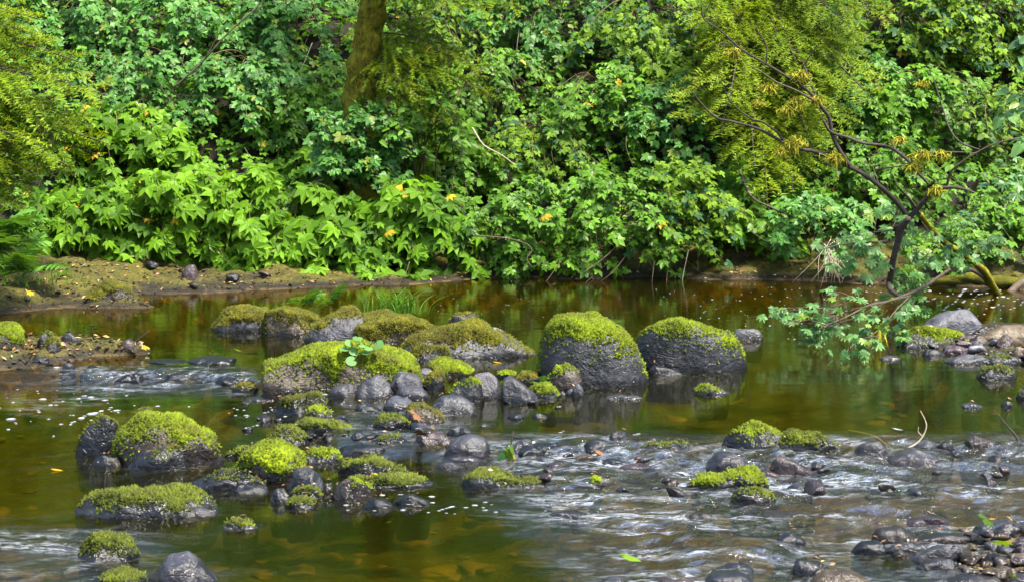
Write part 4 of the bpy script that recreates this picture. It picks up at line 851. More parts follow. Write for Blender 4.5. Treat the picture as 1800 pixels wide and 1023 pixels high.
# ------------------------------------------------------------------ bushes of the far bank (label, px, py, width, height, leaf, colour, leaf size, branches, leaves per branch)
BUSH = [
 # bluish thicket, upper left
 ('bluish thicket of small leaves in the top left corner above the spruce boughs', 120, 40, 300, 200, 'lobed', 'blue', .085, 44, 17),
 ('bluish leafy bush crossed by a bare slanting cane', 330, 60, 330, 210, 'lobed', 'blue', .085, 48, 17),
 ('blue green bush left of the mossy trunk', 520, 70, 260, 220, 'lobed', 'blue', .085, 44, 17),
 ('dark blue green bush between spruce boughs and slanting cane', 210, 165, 270, 170, 'lobed', 'blue', .08, 42, 17),
 ('bluish bush below the slanting cane', 420, 185, 280, 180, 'lobed', 'blue', .085, 42, 17),
 ('leafy bush spilling down beside the mossy trunk', 570, 215, 230, 190, 'lobed', 'mid', .085, 38, 17),
 # right of the trunk
 ('green bush closing in behind the mossy trunk on its right', 770, 70, 260, 170, 'ovate', 'lime', .07, 40, 17),
 ('pale sheeny bush at the top of the bank in the middle', 960, 60, 300, 190, 'lobed', 'blue', .085, 46, 17),
 ('tall sunny bush left of the golden conifer', 1140, 85, 260, 240, 'lobed', 'lime', .085, 46, 17),
 ('bright small leaved bush trailing down the middle slope', 870, 180, 250, 190, 'ovate', 'mid', .068, 46, 17),
 ('dense bush with a dark hollow at its side', 1060, 215, 260, 210, 'lobed', 'mid', .082, 44, 17),
 ('bush hanging under the tall sunny bush', 1195, 235, 190, 220, 'lobed', 'blue', .08, 34, 17),
 # right
 ('bush around the dark gap near the top right', 1590, 60, 280, 190, 'lobed', 'lime', .095, 40, 17),
 ('yellow green bush in the top right corner', 1750, 70, 230, 210, 'lobed', 'lime', .08, 40, 17),
 ('bluish bush behind the mossy dead limbs', 1500, 170, 250, 190, 'lobed', 'blue', .08, 40, 17),
 ('thick green bush behind the fork of the leaning tree', 1630, 205, 270, 200, 'lobed', 'mid', .082, 44, 17),
 ('sunlit bush at the right edge above the burdock leaf', 1760, 240, 200, 200, 'ovate', 'lime', .066, 42, 17),
 ('low green bush behind the dark trunk of the leaning tree', 1540, 330, 240, 180, 'lobed', 'mid', .08, 40, 16),
 ('dim bush on the bank right of the leaning tree', 1730, 370, 220, 180, 'lobed', 'mid', .082, 36, 16),
 # bright broad leaves
 ('broad leaved bush catching the light beside the spruce boughs', 210, 265, 260, 160, 'maple', 'big', .128, 36, 10),
 ('broad leaved bush at the foot of the bank by the fern', 155, 372, 230, 160, 'maple', 'big', .128, 32, 10),
 ('broad leaved bush drooping over the purple brown stone', 305, 375, 260, 205, 'maple', 'big', .130, 38, 10),
 ('broad leaved bush left of the two yellow leaves', 470, 382, 250, 210, 'maple', 'big', .130, 36, 10),
 ('star leaved bush standing under the mossy trunk', 590, 300, 220, 150, 'maple', 'big', .13, 32, 10),
 ('star leaved bush trailing its tip to the water', 715, 398, 240, 200, 'maple', 'big', .128, 38, 10),
 ('large leaved sprig in the hollow right of the mossy trunk', 755, 265, 150, 120, 'maple', 'big', .15, 18, 9),
 ('mixed bush above the tip that touches the water', 570, 430, 220, 110, 'maple', 'big', .15, 24, 9),
 # lower middle
 ('bush with crooked bare stem reaching down to the water', 895, 392, 230, 205, 'lobed', 'mid', .085, 42, 16),
 ('bush sweeping down to the waterline in the middle of the bank', 1075, 392, 270, 225, 'lobed', 'mid', .082, 52, 16),
 ('bush with yellow green spray tips beside the fern hollow', 1200, 365, 200, 190, 'lobed', 'lime', .08, 36, 16),
 ('mid slope bush under the dark hollow', 960, 285, 240, 150, 'lobed', 'lime', .065, 40, 16),
 ('small bush between hollow and star leaves', 820, 330, 180, 130, 'lobed', 'mid', .085, 26, 15),
 ('leafy bush hiding the foot of the mossy trunk', 628, 262, 170, 120, 'lobed', 'blue', .08, 34, 16),
 ('bluish spray crossing the mossy trunk half way up', 610, 190, 120, 70, 'lobed', 'blue', .08, 12, 14),
 ('bush leaning on the mossy trunk under its dead boughs', 735, 195, 150, 130, 'ovate', 'mid', .075, 20, 16),
 ('shadowy bush over the fern hollow', 1370, 330, 220, 130, 'lobed', 'mid', .08, 26, 15),
 ('drooping bush between fern hollow and the leaning tree', 1455, 395, 190, 120, 'lobed', 'blue', .08, 26, 15),
 ('low leafy patch under the fern hollow bush', 1340, 395, 180, 100, 'ovate', 'mid', .085, 22, 14),
 ('low leaves on the bank under the burdock leaf', 1680, 435, 220, 90, 'lobed', 'mid', .07, 22, 14),
]
for i, (lb, px, py, w, h, shp, mt, szz, nb, per) in enumerate(BUSH):
    if shp == 'maple': per = int(per * 1.35)
    nb = int(nb * .78); per = int(per * 1.3)
    bush(lb, px, py, w, h, shp, mt, szz, nb, per, 100 + i, d=16.25 if 'mossy trunk' in lb and ('foot' in lb or 'crossing' in lb or 'leaning' in lb) else None, hang=0.8 if shp == 'maple' else 0.45, out=0.35 + 0.5 * (py + h / 2 > 450))

# undergrowth filling the slope between and above the bushes, past the edges of the picture too
def scatter(name, n, reg, shape, mat, size, seed, hmax=0.5):
    rng = np.random.default_rng(seed); x, y = reg(rng, n); z = T(x, y) + rng.random(n) ** 1.5 * hmax + 0.03
    keep = (y - 15.9 > 0); x, y, z = x[keep], y[keep], z[keep]; n = len(x)
    pos = np.stack([x, y, z], -1); a = rng.normal(size=(n, 3)); a[:, 2] = -0.3; a[:, 1] -= 0.3
    nm = np.array([0, -0.55, 0.8]) + rng.normal(size=(n, 3)) * 0.35
    Fm = frames(a, nm); V, F = LEAF[shape]; s = size * (0.6 + 0.6 * rng.random(n))
    VV = np.einsum('nij,kj->nki', Fm * s[:, None, None], V) + pos[:, None, :]
    FF = F[None] + (np.arange(n) * len(V))[:, None, None]
    link(name, mesh_np(name, VV.reshape(-1, 3), FF.reshape(-1, 3), M[mat], False), None, kind='stuff')
scatter('undergrowth', 9000, lambda r, n: (r.uniform(-5.8, 5.8, n), r.uniform(16.1, 19.0, n)), 'lobed', 'mid', .085, 5, 0.30)
scatter('upper_slope_foliage', 9000, lambda r, n: (r.uniform(-9, 9, n), r.uniform(18.9, 23.5, n)), 'lobed', 'mid', .17, 6, 0.9)
scatter('bank_foliage_beyond_view', 4000, lambda r, n: (np.where(r.random(n) > .5, 1, -1) * r.uniform(5.2, 9, n), r.uniform(16.0, 19.5, n)), 'lobed', 'blue', .13, 7, 0.7)

# ------------------------------------------------------------------ ferns
def frond_mesh(L, mat, seed, arch=0.55, pairs=19, wid=0.25):
    rng = np.random.default_rng(seed); t = np.linspace(0, 1, 15)
    sp_ = np.stack([L * t * (1 - 0.18 * t), np.zeros(15), L * (arch * t - 0.95 * arch * t ** 2.2)], -1)
    B = Bag(); V, F = tube(sp_, 0.004, 0.001, 3); B.add(V, F)
    for i in range(pairs):
        f = 0.10 + 0.88 * i / pairs; c = np.array([np.interp(f, t, sp_[:, k_]) for k_ in range(3)])
        l = L * wid * min(1, 3.2 * (1 - f) ** 0.8) * (0.75 + 0.25 * min(1, f * 5)); w = L * 0.042
        for s in (1, -1):
            dv = np.array([0.30, s, -0.12 + 0.1 * rng.normal()]); dv /= np.linalg.norm(dv); e = c + dv * l; e[2] -= 0.08 * l
            m = (c + e) / 2 + [0, 0, 0.05 * l]; sx = np.array([w / 2, 0, 0.002])
            B.add([c - sx, c + sx, m + sx * 1.1, m - sx * 1.1, e], [(0, 1, 2), (0, 2, 3), (3, 2, 4)] if s < 0 else [(1, 0, 2), (2, 0, 3), (2, 3, 4)])
    return B.mesh('frond', M[mat], False)
FR = [frond_mesh(1.0, 'fern', s, a) for s, a in ((1, .5), (2, .7), (3, .35))]
def fern(label, org, n, L, seed, az=(0, 360), tilt=0.15, mesh=FR, group='ferns on the far bank'):
    rng = np.random.default_rng(seed); root = thing('fern', label, 'fern', group, org)
    for i in range(n):
        o = link('frond', mesh[i % 3], root); a = R(az[0] + (az[1] - az[0]) * (i + 0.5 * rng.random()) / n)
        s = L * (0.75 + 0.4 * rng.random()); o.rotation_euler = (rng.normal() * 0.2, -tilt * rng.random() * 2, a); o.scale = (s, s, s)
    return root
def on_ground(px, py):
    p = ground_at(px, py); return (p[0], p[1], float(T(p[0], p[1])))
p = P(-22, 400, 13.1); fern('large arching fern at the left edge above the mossy boulder', (p[0], p[1], max(float(T(p[0], p[1])), .05) + .42), 16, 0.58, 3, (-110, 50), 0.35)
p = P(30, 372, 14.0); fern('fine feathery fern under the spruce boughs', (p[0], p[1], float(T(p[0], p[1])) + .05), 9, 0.5, 4, (-140, 60), 0.5)
fern('dark sword fern in the hollow above the muddy waterline', on_ground(1315, 440), 11, 0.45, 5, (-180, 10), 0.5)
fern('sword fern behind the dark hollow one', on_ground(1290, 385), 10, 0.5, 6, (-180, 10), 0.6)
fern('dim sword fern climbing the slope toward the low green bush', on_ground(1385, 395), 9, 0.5, 7, (-180, 10), 0.6)
fern('sword fern at the foot of the mossy trunk', on_ground(645, 262), 10, 0.5, 8, (-180, 10), 0.6)
fern('shadowed sword fern low in the hollow beside the spray tips', on_ground(1245, 445), 8, 0.38, 10, (-180, 10), 0.5)
fern('dark drooping fern in the gap near the top right', on_ground(1690, 45), 10, 0.55, 9, (-180, 10), 0.5)
g = G(538, 575); fern('little pale fern sprouting from the olive mossed boulder', (g[0], g[1] + .12, .19), 6, 0.22, 11, (-150, 40), 0.5, group='plants on the boulders')
g = G(572, 572); fern('upright bright fern behind the little pale one', (g[0], g[1] + .2, .16), 4, 0.26, 12, (-150, 40), 0.7, group='plants on the boulders')
g = G(955, 690); fern('tiny fern pressed against the moss covered cobble', (g[0], g[1] - .0, .08), 5, 0.09, 13, (-180, 0), 0.6, group='plants on the boulders')

# ------------------------------------------------------------------ grass
def grass(name, label, org, n, L, spread, seed, bend=(0.3, -0.2), cat='grass tuft', kind=None, group='plants on the boulders'):
    rng = np.random.default_rng(seed); B = Bag()
    for _ in range(n):
        x, y = rng.normal() * spread, rng.normal() * spread * 0.5; l = L * (0.5 + 0.6 * rng.random()); dv = np.array([rng.normal() * 0.45 + bend[0], rng.normal() * 0.45 + bend[1]])
        t = np.linspace(0, 1, 5)[:, None]; c = np.hstack([x + dv[0] * l * t ** 2, y + dv[1] * l * t ** 2, l * (t - 0.35 * t ** 2.5)])
        w = 0.0035 * (1 - t ** 2) + 0.0004; s = np.cross([dv[0], dv[1], 0], [0, 0, 1]); s = s / (np.linalg.norm(s) + 1e-9)
        V = np.vstack([c - s * w, c + s * w]); F = []
        for i in range(4): F += [(i, i + 5, i + 6), (i, i + 6, i + 1)]
        B.add(V, F)
    o = link(name, B.mesh('blade', M['grass'], False), None, org)
    if kind: o['kind'] = kind
    else: o['label'] = label; o['category'] = cat; o['group'] = group
g = G(690, 600); grass('grass_tuft', 'light tuft of long grass bending over the broad humped boulder', (g[0], g[1] + .55, .17), 130, 0.24, 0.10, 1, (0.35, -0.1))
p = on_ground(118, 436); grass('bank_grass', '', p, 420, 0.15, 0.32, 2, (0.2, -0.5), kind='stuff')
p = on_ground(30, 500); grass('ledge_grass', '', p, 120, 0.07, 0.3, 3, (0.2, -0.5), kind='stuff')
# seedling on the log shaped boulder
g = G(640, 690); so = np.array([g[0], g[1] + .20, .26])
sd = thing('seedling', 'young plant with round pale leaves growing on the log shaped boulder', 'seedling', 'plants on the boulders', so)
ROUND = polar_leaf([(0, 1), (20, .97), (45, .85), (70, .72), (100, .58), (140, .35)], droop=0.1, fold=0.02, stalk=.8); LEAF['round'] = ROUND
rmesh = mesh_np('leaf', *ROUND, M['seedling'], False)
for px, py, s in ((635, 588, .042), (668, 600, .045), (655, 606, .038), (611, 607, .04), (632, 612, .042), (642, 601, .036), (628, 629, .046), (648, 614, .036), (622, 597, .036)):
    q = P(px - 6, py + 4, so[1] - .10 - 0.12 * (py > 620)); o = bpy.data.objects.new('leaf', rmesh); COL.objects.link(o); o.parent = sd
    rng = np.random.default_rng(px); f = frames(np.array([[rng.normal() * .5 + (px - 640) * .02, -0.6, -0.15]]), np.array([[rng.normal() * .25, -.9, .5]]))[0] * s
    m = np.eye(4); m[:3, :3] = f; m[:3, 3] = q - so; o.matrix_local = Matrix(m.tolist())
    link('stem', mesh_np('stem', *(lambda A: (A[0], A[1]))(tube([[0, 0, -0.02], (q - so) * 0.5 + [0, 0, .02], q - so], .0022, .0014, 4, 6)), M['grass']), sd)
# ------------------------------------------------------------------ conifers
def spray_mesh(L, mat, seed, twigs=34, droop=0.35, wide=0.42, nl=0.028):
    rng = np.random.default_rng(seed); t = np.linspace(0, 1, 12)
    main = np.stack([L * t, 0.02 * L * np.sin(t * 5 + seed), -droop * L * t ** 1.7 + 0.04 * L * t], -1)
    B = Bag(); Q, Fc, nq = [], [], 0
    def needles(a, b, sag, dens):
        nonlocal nq
        l = np.linalg.norm(b - a); n = max(4, int(l * dens)); f = np.linspace(0.03, 1, n)[:, None]
        c = a + (b - a) * f + np.array([0, 0, -1.0]) * sag * l * f ** 2; tg = (b - a) / l; sd = np.cross(tg, [0, 0, 1.0]); sd /= np.linalg.norm(sd) + 1e-9
        for s in (1, -1):
            ln = nl * (0.7 + 0.5 * rng.random((n, 1))) * (1.1 - 0.5 * f); e = c + (sd * s * 0.85 + tg * 0.5 + rng.normal(size=(n, 3)) * 0.38) * ln; wv = tg * 0.0055
            V = np.stack([c - wv, c + wv, e], 1).reshape(-1, 3); Q.append(V); Fc.append(np.arange(n * 3).reshape(n, 3) + nq); nq += n * 3
    for i in range(twigs):
        f = 0.06 + 0.92 * i / twigs; c = np.array([np.interp(f, t, main[:, k_]) for k_ in range(3)]); s = 1 if i % 2 else -1
        l = L * wide * (1 - f) ** 0.7 * (0.7 + 0.5 * rng.random()) + 0.03
        dv = np.array([0.75 + .25 * rng.normal(), s * 0.8 + .2 * rng.normal(), -0.10 + 0.25 * rng.normal()]); dv /= np.linalg.norm(dv); e = c + dv * l + [0, 0, -0.12 * l]
        needles(c, e, 0.18, 85)
        for j in range(3):
            g = 0.25 + 0.22 * j; c2 = c + (e - c) * g + [0, 0, -0.18 * l * g * g]; d2 = dv + np.array([0.35, -s * 0.6 * (1 if j % 2 else -0.6), -0.25]); d2 /= np.linalg.norm(d2)
            needles(c2, c2 + d2 * l * 0.42, 0.25, 85)
    needles(main[0], main[-1], 0.0, 60)
    B.add(np.concatenate(Q), np.concatenate(Fc))
    return B.mesh('needles', M[mat], False), main
def hang_mesh(main, seed, n=70, ln=0.16):
    rng = np.random.default_rng(seed); B = Bag()
    for _ in range(n):
        c = main[int(rng.integers(1, len(main) - 2))] + rng.normal(size=3) * 0.02; l = ln * (0.25 + rng.random() ** 2); w = 0.003 + 0.004 * rng.random(); x = rng.normal(size=3) * [1, 1, 0]; x /= np.linalg.norm(x)
        q = rng.normal(size=3) * 0.02
        B.add([c - x * w, c + x * w, c + x * w * 0.5 + q - [0, 0, l * .6], c - x * w * .6 + q - [0, 0, l * .55], c + q * 1.5 - [0, 0, l]], [(0, 1, 2), (0, 2, 3), (3, 2, 4)])
    return B.mesh('moss', M['hang'], False)
SPR = {}
for nm, mt in (('g', 'needle'), ('o', 'needleG')):
    SPR[nm] = []
    for s in range(3):
        ms_, mn = spray_mesh(1.0, mt, s + 1, droop=0.28 + 0.12 * s)
        SPR[nm].append((ms_, mesh_np('bough', *tube(mn, .012, .003, 4), M['bark']), hang_mesh(mn, s, 40 if nm == 'g' else 18, .11 if nm == 'g' else .14)))
def bough(root, org, a, b, kind='g', moss=True, roll=0.0, v=0):
    a, b = np.array(a), np.array(b); L = np.linalg.norm(b - a); nd, wood, hm = SPR[kind][v % 3]
    x = (b - a) / L; x = x + np.array([0, 0, 0.30 + .1 * (v % 3)]); x /= np.linalg.norm(x)
    y = np.cross([math.sin(roll) * .6, -math.sin(roll) * .6 - .25, 1.0], x); y /= np.linalg.norm(y); z = np.cross(x, y)
    m = np.eye(4); m[:3, :3] = np.stack([x, y, z], -1) * L; m[:3, 3] = a - org
    o = link('bough', wood, root); o.matrix_local = Matrix(m.tolist())
    link('needles', nd, o, kind='stuff')
    if moss: link('moss', hm, o, kind='stuff')
def trunk(root, org, pts, r0, r1, mat, name='trunk', sides=14, lump=.25, n=24):
    V, F = tube(pts, r0, r1, sides, n, lump); return link(name, mesh_np(name, V - org, F, M[mat]), root)

M['mossbark'] = plain_mat('mossy_bark', (0.012, 0.010, 0.003), (0.26, 0.235, 0.016), 16, .9, .1, .9)
# spruce at the left edge: boughs reach in
q = P(-330, 470, 14.2); org = np.array([q[0], q[1], float(T(q[0], q[1])) - .05])
tr_ = thing('spruce_tree', 'spruce at the left edge reaching mossy drooping boughs into view', 'tree', 'conifers', org)
trunk(tr_, org, [org, org + [0.05, 0, 2.5], org + [0, .1, 6.5]], .17, .07, 'bark')
rng = np.random.default_rng(5)
for i, (x0, y0, x1, y1, dd) in enumerate(((-260, -10, 58, 45, 14.0), (-260, -70, 20, 5, 14.4), (-280, 60, 98, 118, 14.2), (-260, 90, 160, 190, 14.0), (-280, 110, 60, 170, 13.8), (-280, 150, 110, 235, 14.3), (-260, 200, 95, 300, 14.0), (-280, 190, 40, 265, 13.7), (-260, 240, 85, 335, 14.4), (-290, 270, 40, 350, 14.1), (-300, 110, 20, 210, 13.9), (-280, 220, 130, 275, 14.6), (-300, -140, -20, -60, 14.2), (-290, 300, -10, 385, 13.8), (-270, 150, 70, 250, 13.9), (-280, 230, 60, 320, 14.0), (-280, 30, 60, 75, 14.3), (-280, 210, 145, 255, 14.5))):
    bough(tr_, org, P(x0, y0, 14.2), P(x1, y1 + 12, dd), 'g', i % 2 == 0, rng.normal() * .5, i)
for i in range(10):
    a = rng.random() * 6.28; h = 2.4 + 3.6 * i / 10; b = org + np.array([math.cos(a) * 1.3, math.sin(a) * 1.3, h - .4]); bough(tr_, org, org + [0, 0, h], b, 'g', False, 0, i)
# golden conifer
base = ground_at(1345, 20); org = np.array([base[0], base[1] + .5, float(T(base[0], base[1] + .5)) - .1])
tr_ = thing('conifer_tree', 'golden green conifer draped with hanging moss behind the dead limbs', 'tree', 'conifers', org)
trunk(tr_, org, [org, org + [0.05, 0, 2.0], org + [0, 0, 5.0]], .13, .06, 'bark')
GB = ((1330, -60, 1235, 60), (1330, -60, 1470, 60), (1340, -30, 1290, 110), (1340, -30, 1390, 120), (1340, -70, 1530, 50), (1340, -10, 1240, 130), (1340, -40, 1480, 120), (1340, 20, 1300, 190), (1350, 10, 1420, 200), (1350, 0, 1500, 190), (1340, 60, 1270, 240),
      (1350, 70, 1370, 270), (1350, 60, 1450, 260), (1350, 120, 1300, 300), (1360, 130, 1400, 330), (1360, 140, 1440, 310), (1340, 90, 1240, 220), (1340, -90, 1260, 10), (1345, -100, 1400, 20), (1350, -80, 1560, 0), (1345, 160, 1330, 350), (1345, 40, 1340, 200), (1350, -20, 1350, 90))
for i, (x0, y0, x1, y1) in enumerate(GB):
    bough(tr_, org, P(x0, y0, 17.6 - .002 * max(y0, 0)), P(x1, y1, 16.9 - 0.0028 * max(y1, 0) + rng.normal() * .12), 'o' if i % 3 else 'g', i % 2 == 0, rng.normal() * .5, i)
for i in range(8):
    a = rng.random() * 6.28; h = 1.6 + 3.0 * i / 8; bough(tr_, org, org + [0, 0, h], org + np.array([math.cos(a), math.sin(a), h - .3]), 'g', False, 0, i)
# mossy trunk
base = P(640, 250, 16.75); org = np.array([base[0], base[1], float(T(base[0], base[1])) - .1])
tr_ = thing('mossy_tree', 'leaning tree trunk furred with golden moss among the bushes', 'tree', 'mossy trees', org)
pts = [org, P(632, 215, 16.75), P(640, 110, 16.75), P(656, 0, 16.75), P(668, -110, 16.8), P(680, -500, 17.0)]
trunk(tr_, org, pts, .17, .10, 'mossbark', lump=.35, n=60, sides=20)
for x0, y0, x1, y1 in ((628, 190, 600, 260), (640, 200, 690, 275), (650, 190, 660, 285)):
    trunk(tr_, org, [P(x0, y0, 16.7), P((x0 + x1) / 2, (y0 + y1) / 2 + 4, 16.55), P(x1, y1, 16.5)], .06, .03, 'mossbark', 'root', 8, .4, 10)
mainp = spline([p - org for p in pts[:4]], 40); mainp = mainp + np.array([0, -0.13, 0])
rngm = np.random.default_rng(8); side = np.zeros_like(mainp); side[:, 0] = rngm.uniform(-.14, .14, len(mainp)); link('moss', hang_mesh(mainp + side, 5, 420, .14), tr_, kind='stuff')
# its dead mossy lower twigs
for i, (x0, y0, x1, y1) in enumerate(((660, 60, 800, 110), (660, 85, 770, 160), (655, 110, 830, 180), (655, 130, 790, 225), (660, 40, 770, 80), (655, 100, 715, 190), (655, 70, 840, 140), (655, 150, 800, 250))):
    bough(tr_, org, P(x0, y0, 16.75), P(x1, y1, 16.2 + .25 * math.sin(i * 2)), 'o', True, rng.normal() * .6, i)
for i, (x0, y0, x1, y1) in enumerate(((668, -60, 800, 20), (668, -50, 880, 25), (668, -80, 940, 10), (668, -90, 760, -10), (668, -70, 560, -20))):
    bough(tr_, org, P(x0, y0, 16.8), P(x1, y1 + 10, 16.1), 'g', False, rng.normal() * .3, i)
for i in range(8):
    a = rng.random() * 6.28; h = 2.6 + 2.0 * i / 8; t0 = org + [0.2, 0.1, h]; bough(tr_, org, t0, t0 + np.array([math.cos(a), math.sin(a), -.3]), 'g', False, 0, i)

# ------------------------------------------------------------------ the leaning maple on the right bank
def dpt(px, py):                         # the tree leans out from its foot at 14.6 m toward the spray at 11 m
    return float(np.interp(py, [0, 330, 430, 500, 560, 650], [13.6, 13.3, 13.7, 13.6, 11.9, 11.0]))
q = Gz(1752, 512, .05); org = np.array([q[0], q[1], -.05])
mp_ = thing('maple_tree', 'leaning vine maple with dark forked limbs and leafy sprays over the water', 'tree', 'trees at the water', org)
def limb(pts, r0, r1, mat='bark', dep=None, name='limb', sides=8):
    ps = [P(a, b, (dpt(a, b) if dep is None else np.interp(i, [0, len(pts) - 1], dep))) for i, (a, b) in enumerate(pts)]
    V, F = tube(ps, r0, r1, sides, len(ps) * 5, .22, seed=int(pts[0][0])); link(name, mesh_np(name, V - org, F, M[mat]), mp_); return ps
D1, D2 = (14.4, 13.4), (13.4, 13.1)
limb([(1752, 516), (1745, 503), (1733, 480), (1713, 463), (1690, 445), (1660, 427), (1633, 397), (1617, 377)], .030, .019, 'mossbark', D1, 'trunk', 10)
limb([(1617, 377), (1600, 352), (1584, 335), (1575, 325)], .014, .005, 'bark', D2)
limb([(1562, 503), (1567, 480), (1570, 457), (1579, 425), (1584, 402), (1597, 385)], .022, .024, 'bark', D2)
limb([(1597, 385), (1583, 363), (1557, 337), (1530, 315), (1503, 298), (1470, 283), (1433, 267), (1407, 262), (1380, 252), (1333, 227), (1290, 215), (1260, 208), (1235, 185), (1215, 160)], .022, .005, 'bark', (13.4, 12.9))
limb([(1493, 292), (1477, 267), (1463, 237), (1457, 207), (1443, 188), (1427, 167), (1407, 150), (1380, 133), (1347, 113), (1303, 87), (1267, 55), (1238, 35), (1233, 10)], .017, .004, 'bark', (13.2, 12.9))
limb([(1447, 212), (1460, 232), (1490, 242), (1517, 252), (1560, 258), (1590, 277), (1612, 302), (1632, 324)], .010, .012, 'bark', (13.1, 13.3))
limb([(1597, 385), (1613, 367), (1628, 350), (1640, 336), (1667, 330), (1690, 332), (1712, 339)], .024, .008, 'bark', D2)
limb([(1640, 336), (1663, 327), (1673, 300), (1710, 273), (1750, 253), (1797, 242), (1840, 236)], .010, .004, 'twig', D2)
limb([(1540, 298), (1590, 290), (1640, 270), (1690, 268), (1716, 270)], .006, .003, 'twig', (13.1, 13.0))
limb([(1380, 252), (1365, 232), (1340, 215), (1318, 208), (1285, 180), (1270, 150)], .009, .003, 'bark', (13.1, 12.9))
limb([(1433, 178), (1400, 160), (1365, 145), (1340, 128), (1310, 112)], .009, .003, 'twig', (13.0, 12.8))
limb([(1347, 113), (1347, 80), (1332, 55), (1330, 40)], .006, .002, 'twig', (13, 12.9))
limb([(1410, 120), (1430, 90), (1445, 72)], .006, .002, 'twig', (13, 12.9))
limb([(1303, 87), (1270, 75), (1258, 90)], .004, .002, 'twig', (13, 12.9))
limb([(1640, 135), (1660, 200), (1672, 232), (1690, 252), (1722, 264)], .004, .007, 'bark', (13.4, 13.1))
limb([(1750, 510), (1727, 487), (1707, 474), (1690, 476), (1673, 473), (1650, 487), (1623, 505), (1583, 522), (1560, 530), (1533, 535), (1505, 548), (1477, 562), (1440, 578)], .018, .005, 'twig', (14.4, 11.4))
limb([(1583, 523), (1572, 516), (1564, 508), (1562, 500)], .014, .020, 'bark', (12.9, 13.3))
limb([(1673, 473), (1650, 452), (1620, 445)], .009, .004, 'twig', (13.6, 13.5))
limb([(1690, 445), (1680, 420), (1650, 395), (1630, 380)], .006, .003, 'twig', (13.9, 13.4))
limb([(1600, 520), (1575, 545), (1555, 570), (1530, 590), (1495, 610), (1480, 635)], .006, .003, 'twig', (12.6, 11.0))
limb([(1560, 425), (1520, 427), (1480, 430), (1440, 440)], .007, .003, 'twig', (13.4, 13.2))
limb([(1477, 562), (1450, 570), (1420, 562), (1380, 570), (1352, 548)], .004, .002, 'twig', (11.5, 11.2))
# clumps of hanging moss, each by itself
def moss_clump(px, py, s, dd=13.05, n=260):
    c = P(px, py, dd); rng = np.random.default_rng(px); B = Bag()
    for _ in range(n):
        o = np.array([rng.normal() * s * .26, rng.normal() * s * .26, rng.random() * s * .3]); l = s * (0.2 + .9 * rng.random()) * math.exp(-(o[0] / (s * .32)) ** 2) + .02; o[2] -= abs(o[0]) * .5; w = .002 + .0025 * rng.random(); x = rng.normal(size=3) * [1, 1, 0.1]; x /= np.linalg.norm(x); e = o + np.array([rng.normal() * .03, rng.normal() * .03, -l])
        m = (o + e) / 2 + rng.normal(size=3) * .012; B.add([o - x * w, o + x * w, m + x * w, m - x * w, e], [(0, 1, 2), (0, 2, 3), (3, 2, 4)])
    o = link('moss', B.mesh('moss', M['hangG'], False), mp_, c - org, kind='stuff')
M['hangG'] = plain_mat('green_hanging_moss', (0.11, 0.11, 0.008), (0.36, 0.34, 0.035), 30, .9, .1, .2)
for px, py, s in ((1290, 88, .10), (1408, 128, .11), (1350, 150, .09), (1400, 175, .11), (1385, 190, .10), (1434, 172, .08), (1333, 178, .05), (1396, 246, .15), (1470, 274, .12), (1622, 270, .15), (1655, 268, .10), (1645, 330, .10), (1580, 243, .06), (1605, 290, .08), (1622, 145, .05), (1375, 262, .08)): moss_clump(px, py, s * .8)
moss_clump(1545, 590, .14, 11.3, 40)
# sprays of maple leaves
pos, ax, nm, sz = [], [], [], []; rng = np.random.default_rng(21); tw = Bag()
def spray(pts, dd, n, spread, size):
    ps = spline([P(a, b, dd) for a, b in pts], 16)
    V, F = tube(ps, .004, .0015, 4); tw.add(V - org, F)
    for i in range(n):
        t = (0.12 + 0.88 * rng.random()) * 15; k_ = min(int(t), 14); c = ps[k_] + (ps[k_ + 1] - ps[k_]) * (t - k_); tg = ps[k_ + 1] - ps[k_]; tg /= np.linalg.norm(tg)
        c = c + np.array([rng.normal() * spread, rng.normal() * spread * 1.8, rng.normal() * spread * .5])
        a = tg * .5 + np.array([rng.normal() * .8, -.35 + rng.normal() * .5, -.28]); pos.append(c); ax.append(a); nm.append(np.array([rng.normal() * .2, -.42 + rng.normal() * .2, .95])); sz.append(size * (.6 + .55 * rng.random()))
for pts in ([(1600, 520), (1540, 535), (1480, 545), (1420, 540), (1350, 546)], [(1560, 530), (1500, 560), (1440, 570), (1390, 562), (1355, 560)], [(1540, 540), (1490, 565), (1450, 590), (1420, 590)], [(1560, 545), (1540, 570), (1525, 590), (1510, 592)], [(1520, 535), (1480, 515), (1455, 515)], [(1590, 530), (1570, 560), (1545, 580)],
            [(1545, 590), (1500, 600), (1490, 625), (1478, 642)], [(1530, 590), (1515, 620), (1505, 640)], [(1500, 545), (1440, 555), (1400, 545), (1365, 552)], [(1600, 530), (1610, 545), (1600, 555)], [(1590, 575), (1570, 590), (1600, 590)], [(1480, 535), (1440, 545), (1405, 575)], [(1440, 580), (1425, 590), (1440, 595)]):
    spray(pts, 11.5 - .6 * (pts[-1][1] > 600), 12, .045, .058)
for pts in ([(1590, 400), (1530, 410), (1480, 420), (1440, 430)], [(1580, 420), (1520, 440), (1470, 460)], [(1585, 430), (1600, 470), (1590, 500)], [(1620, 390), (1640, 420), (1630, 450)], [(1570, 450), (1540, 470), (1520, 480)], [(1600, 390), (1560, 370), (1520, 380)], [(1610, 440), (1640, 460), (1620, 485)], [(1580, 470), (1600, 500), (1570, 515)], [(1560, 420), (1500, 450), (1475, 470)],
            [(1690, 440), (1720, 425), (1750, 430)], [(1680, 415), (1700, 385), (1730, 380)], [(1750, 330), (1780, 300), (1810, 290)], [(1750, 310), (1790, 330), (1810, 350)], [(1640, 430), (1680, 450), (1690, 460)]):
    spray(pts, 13.4, 15, .07, .08)
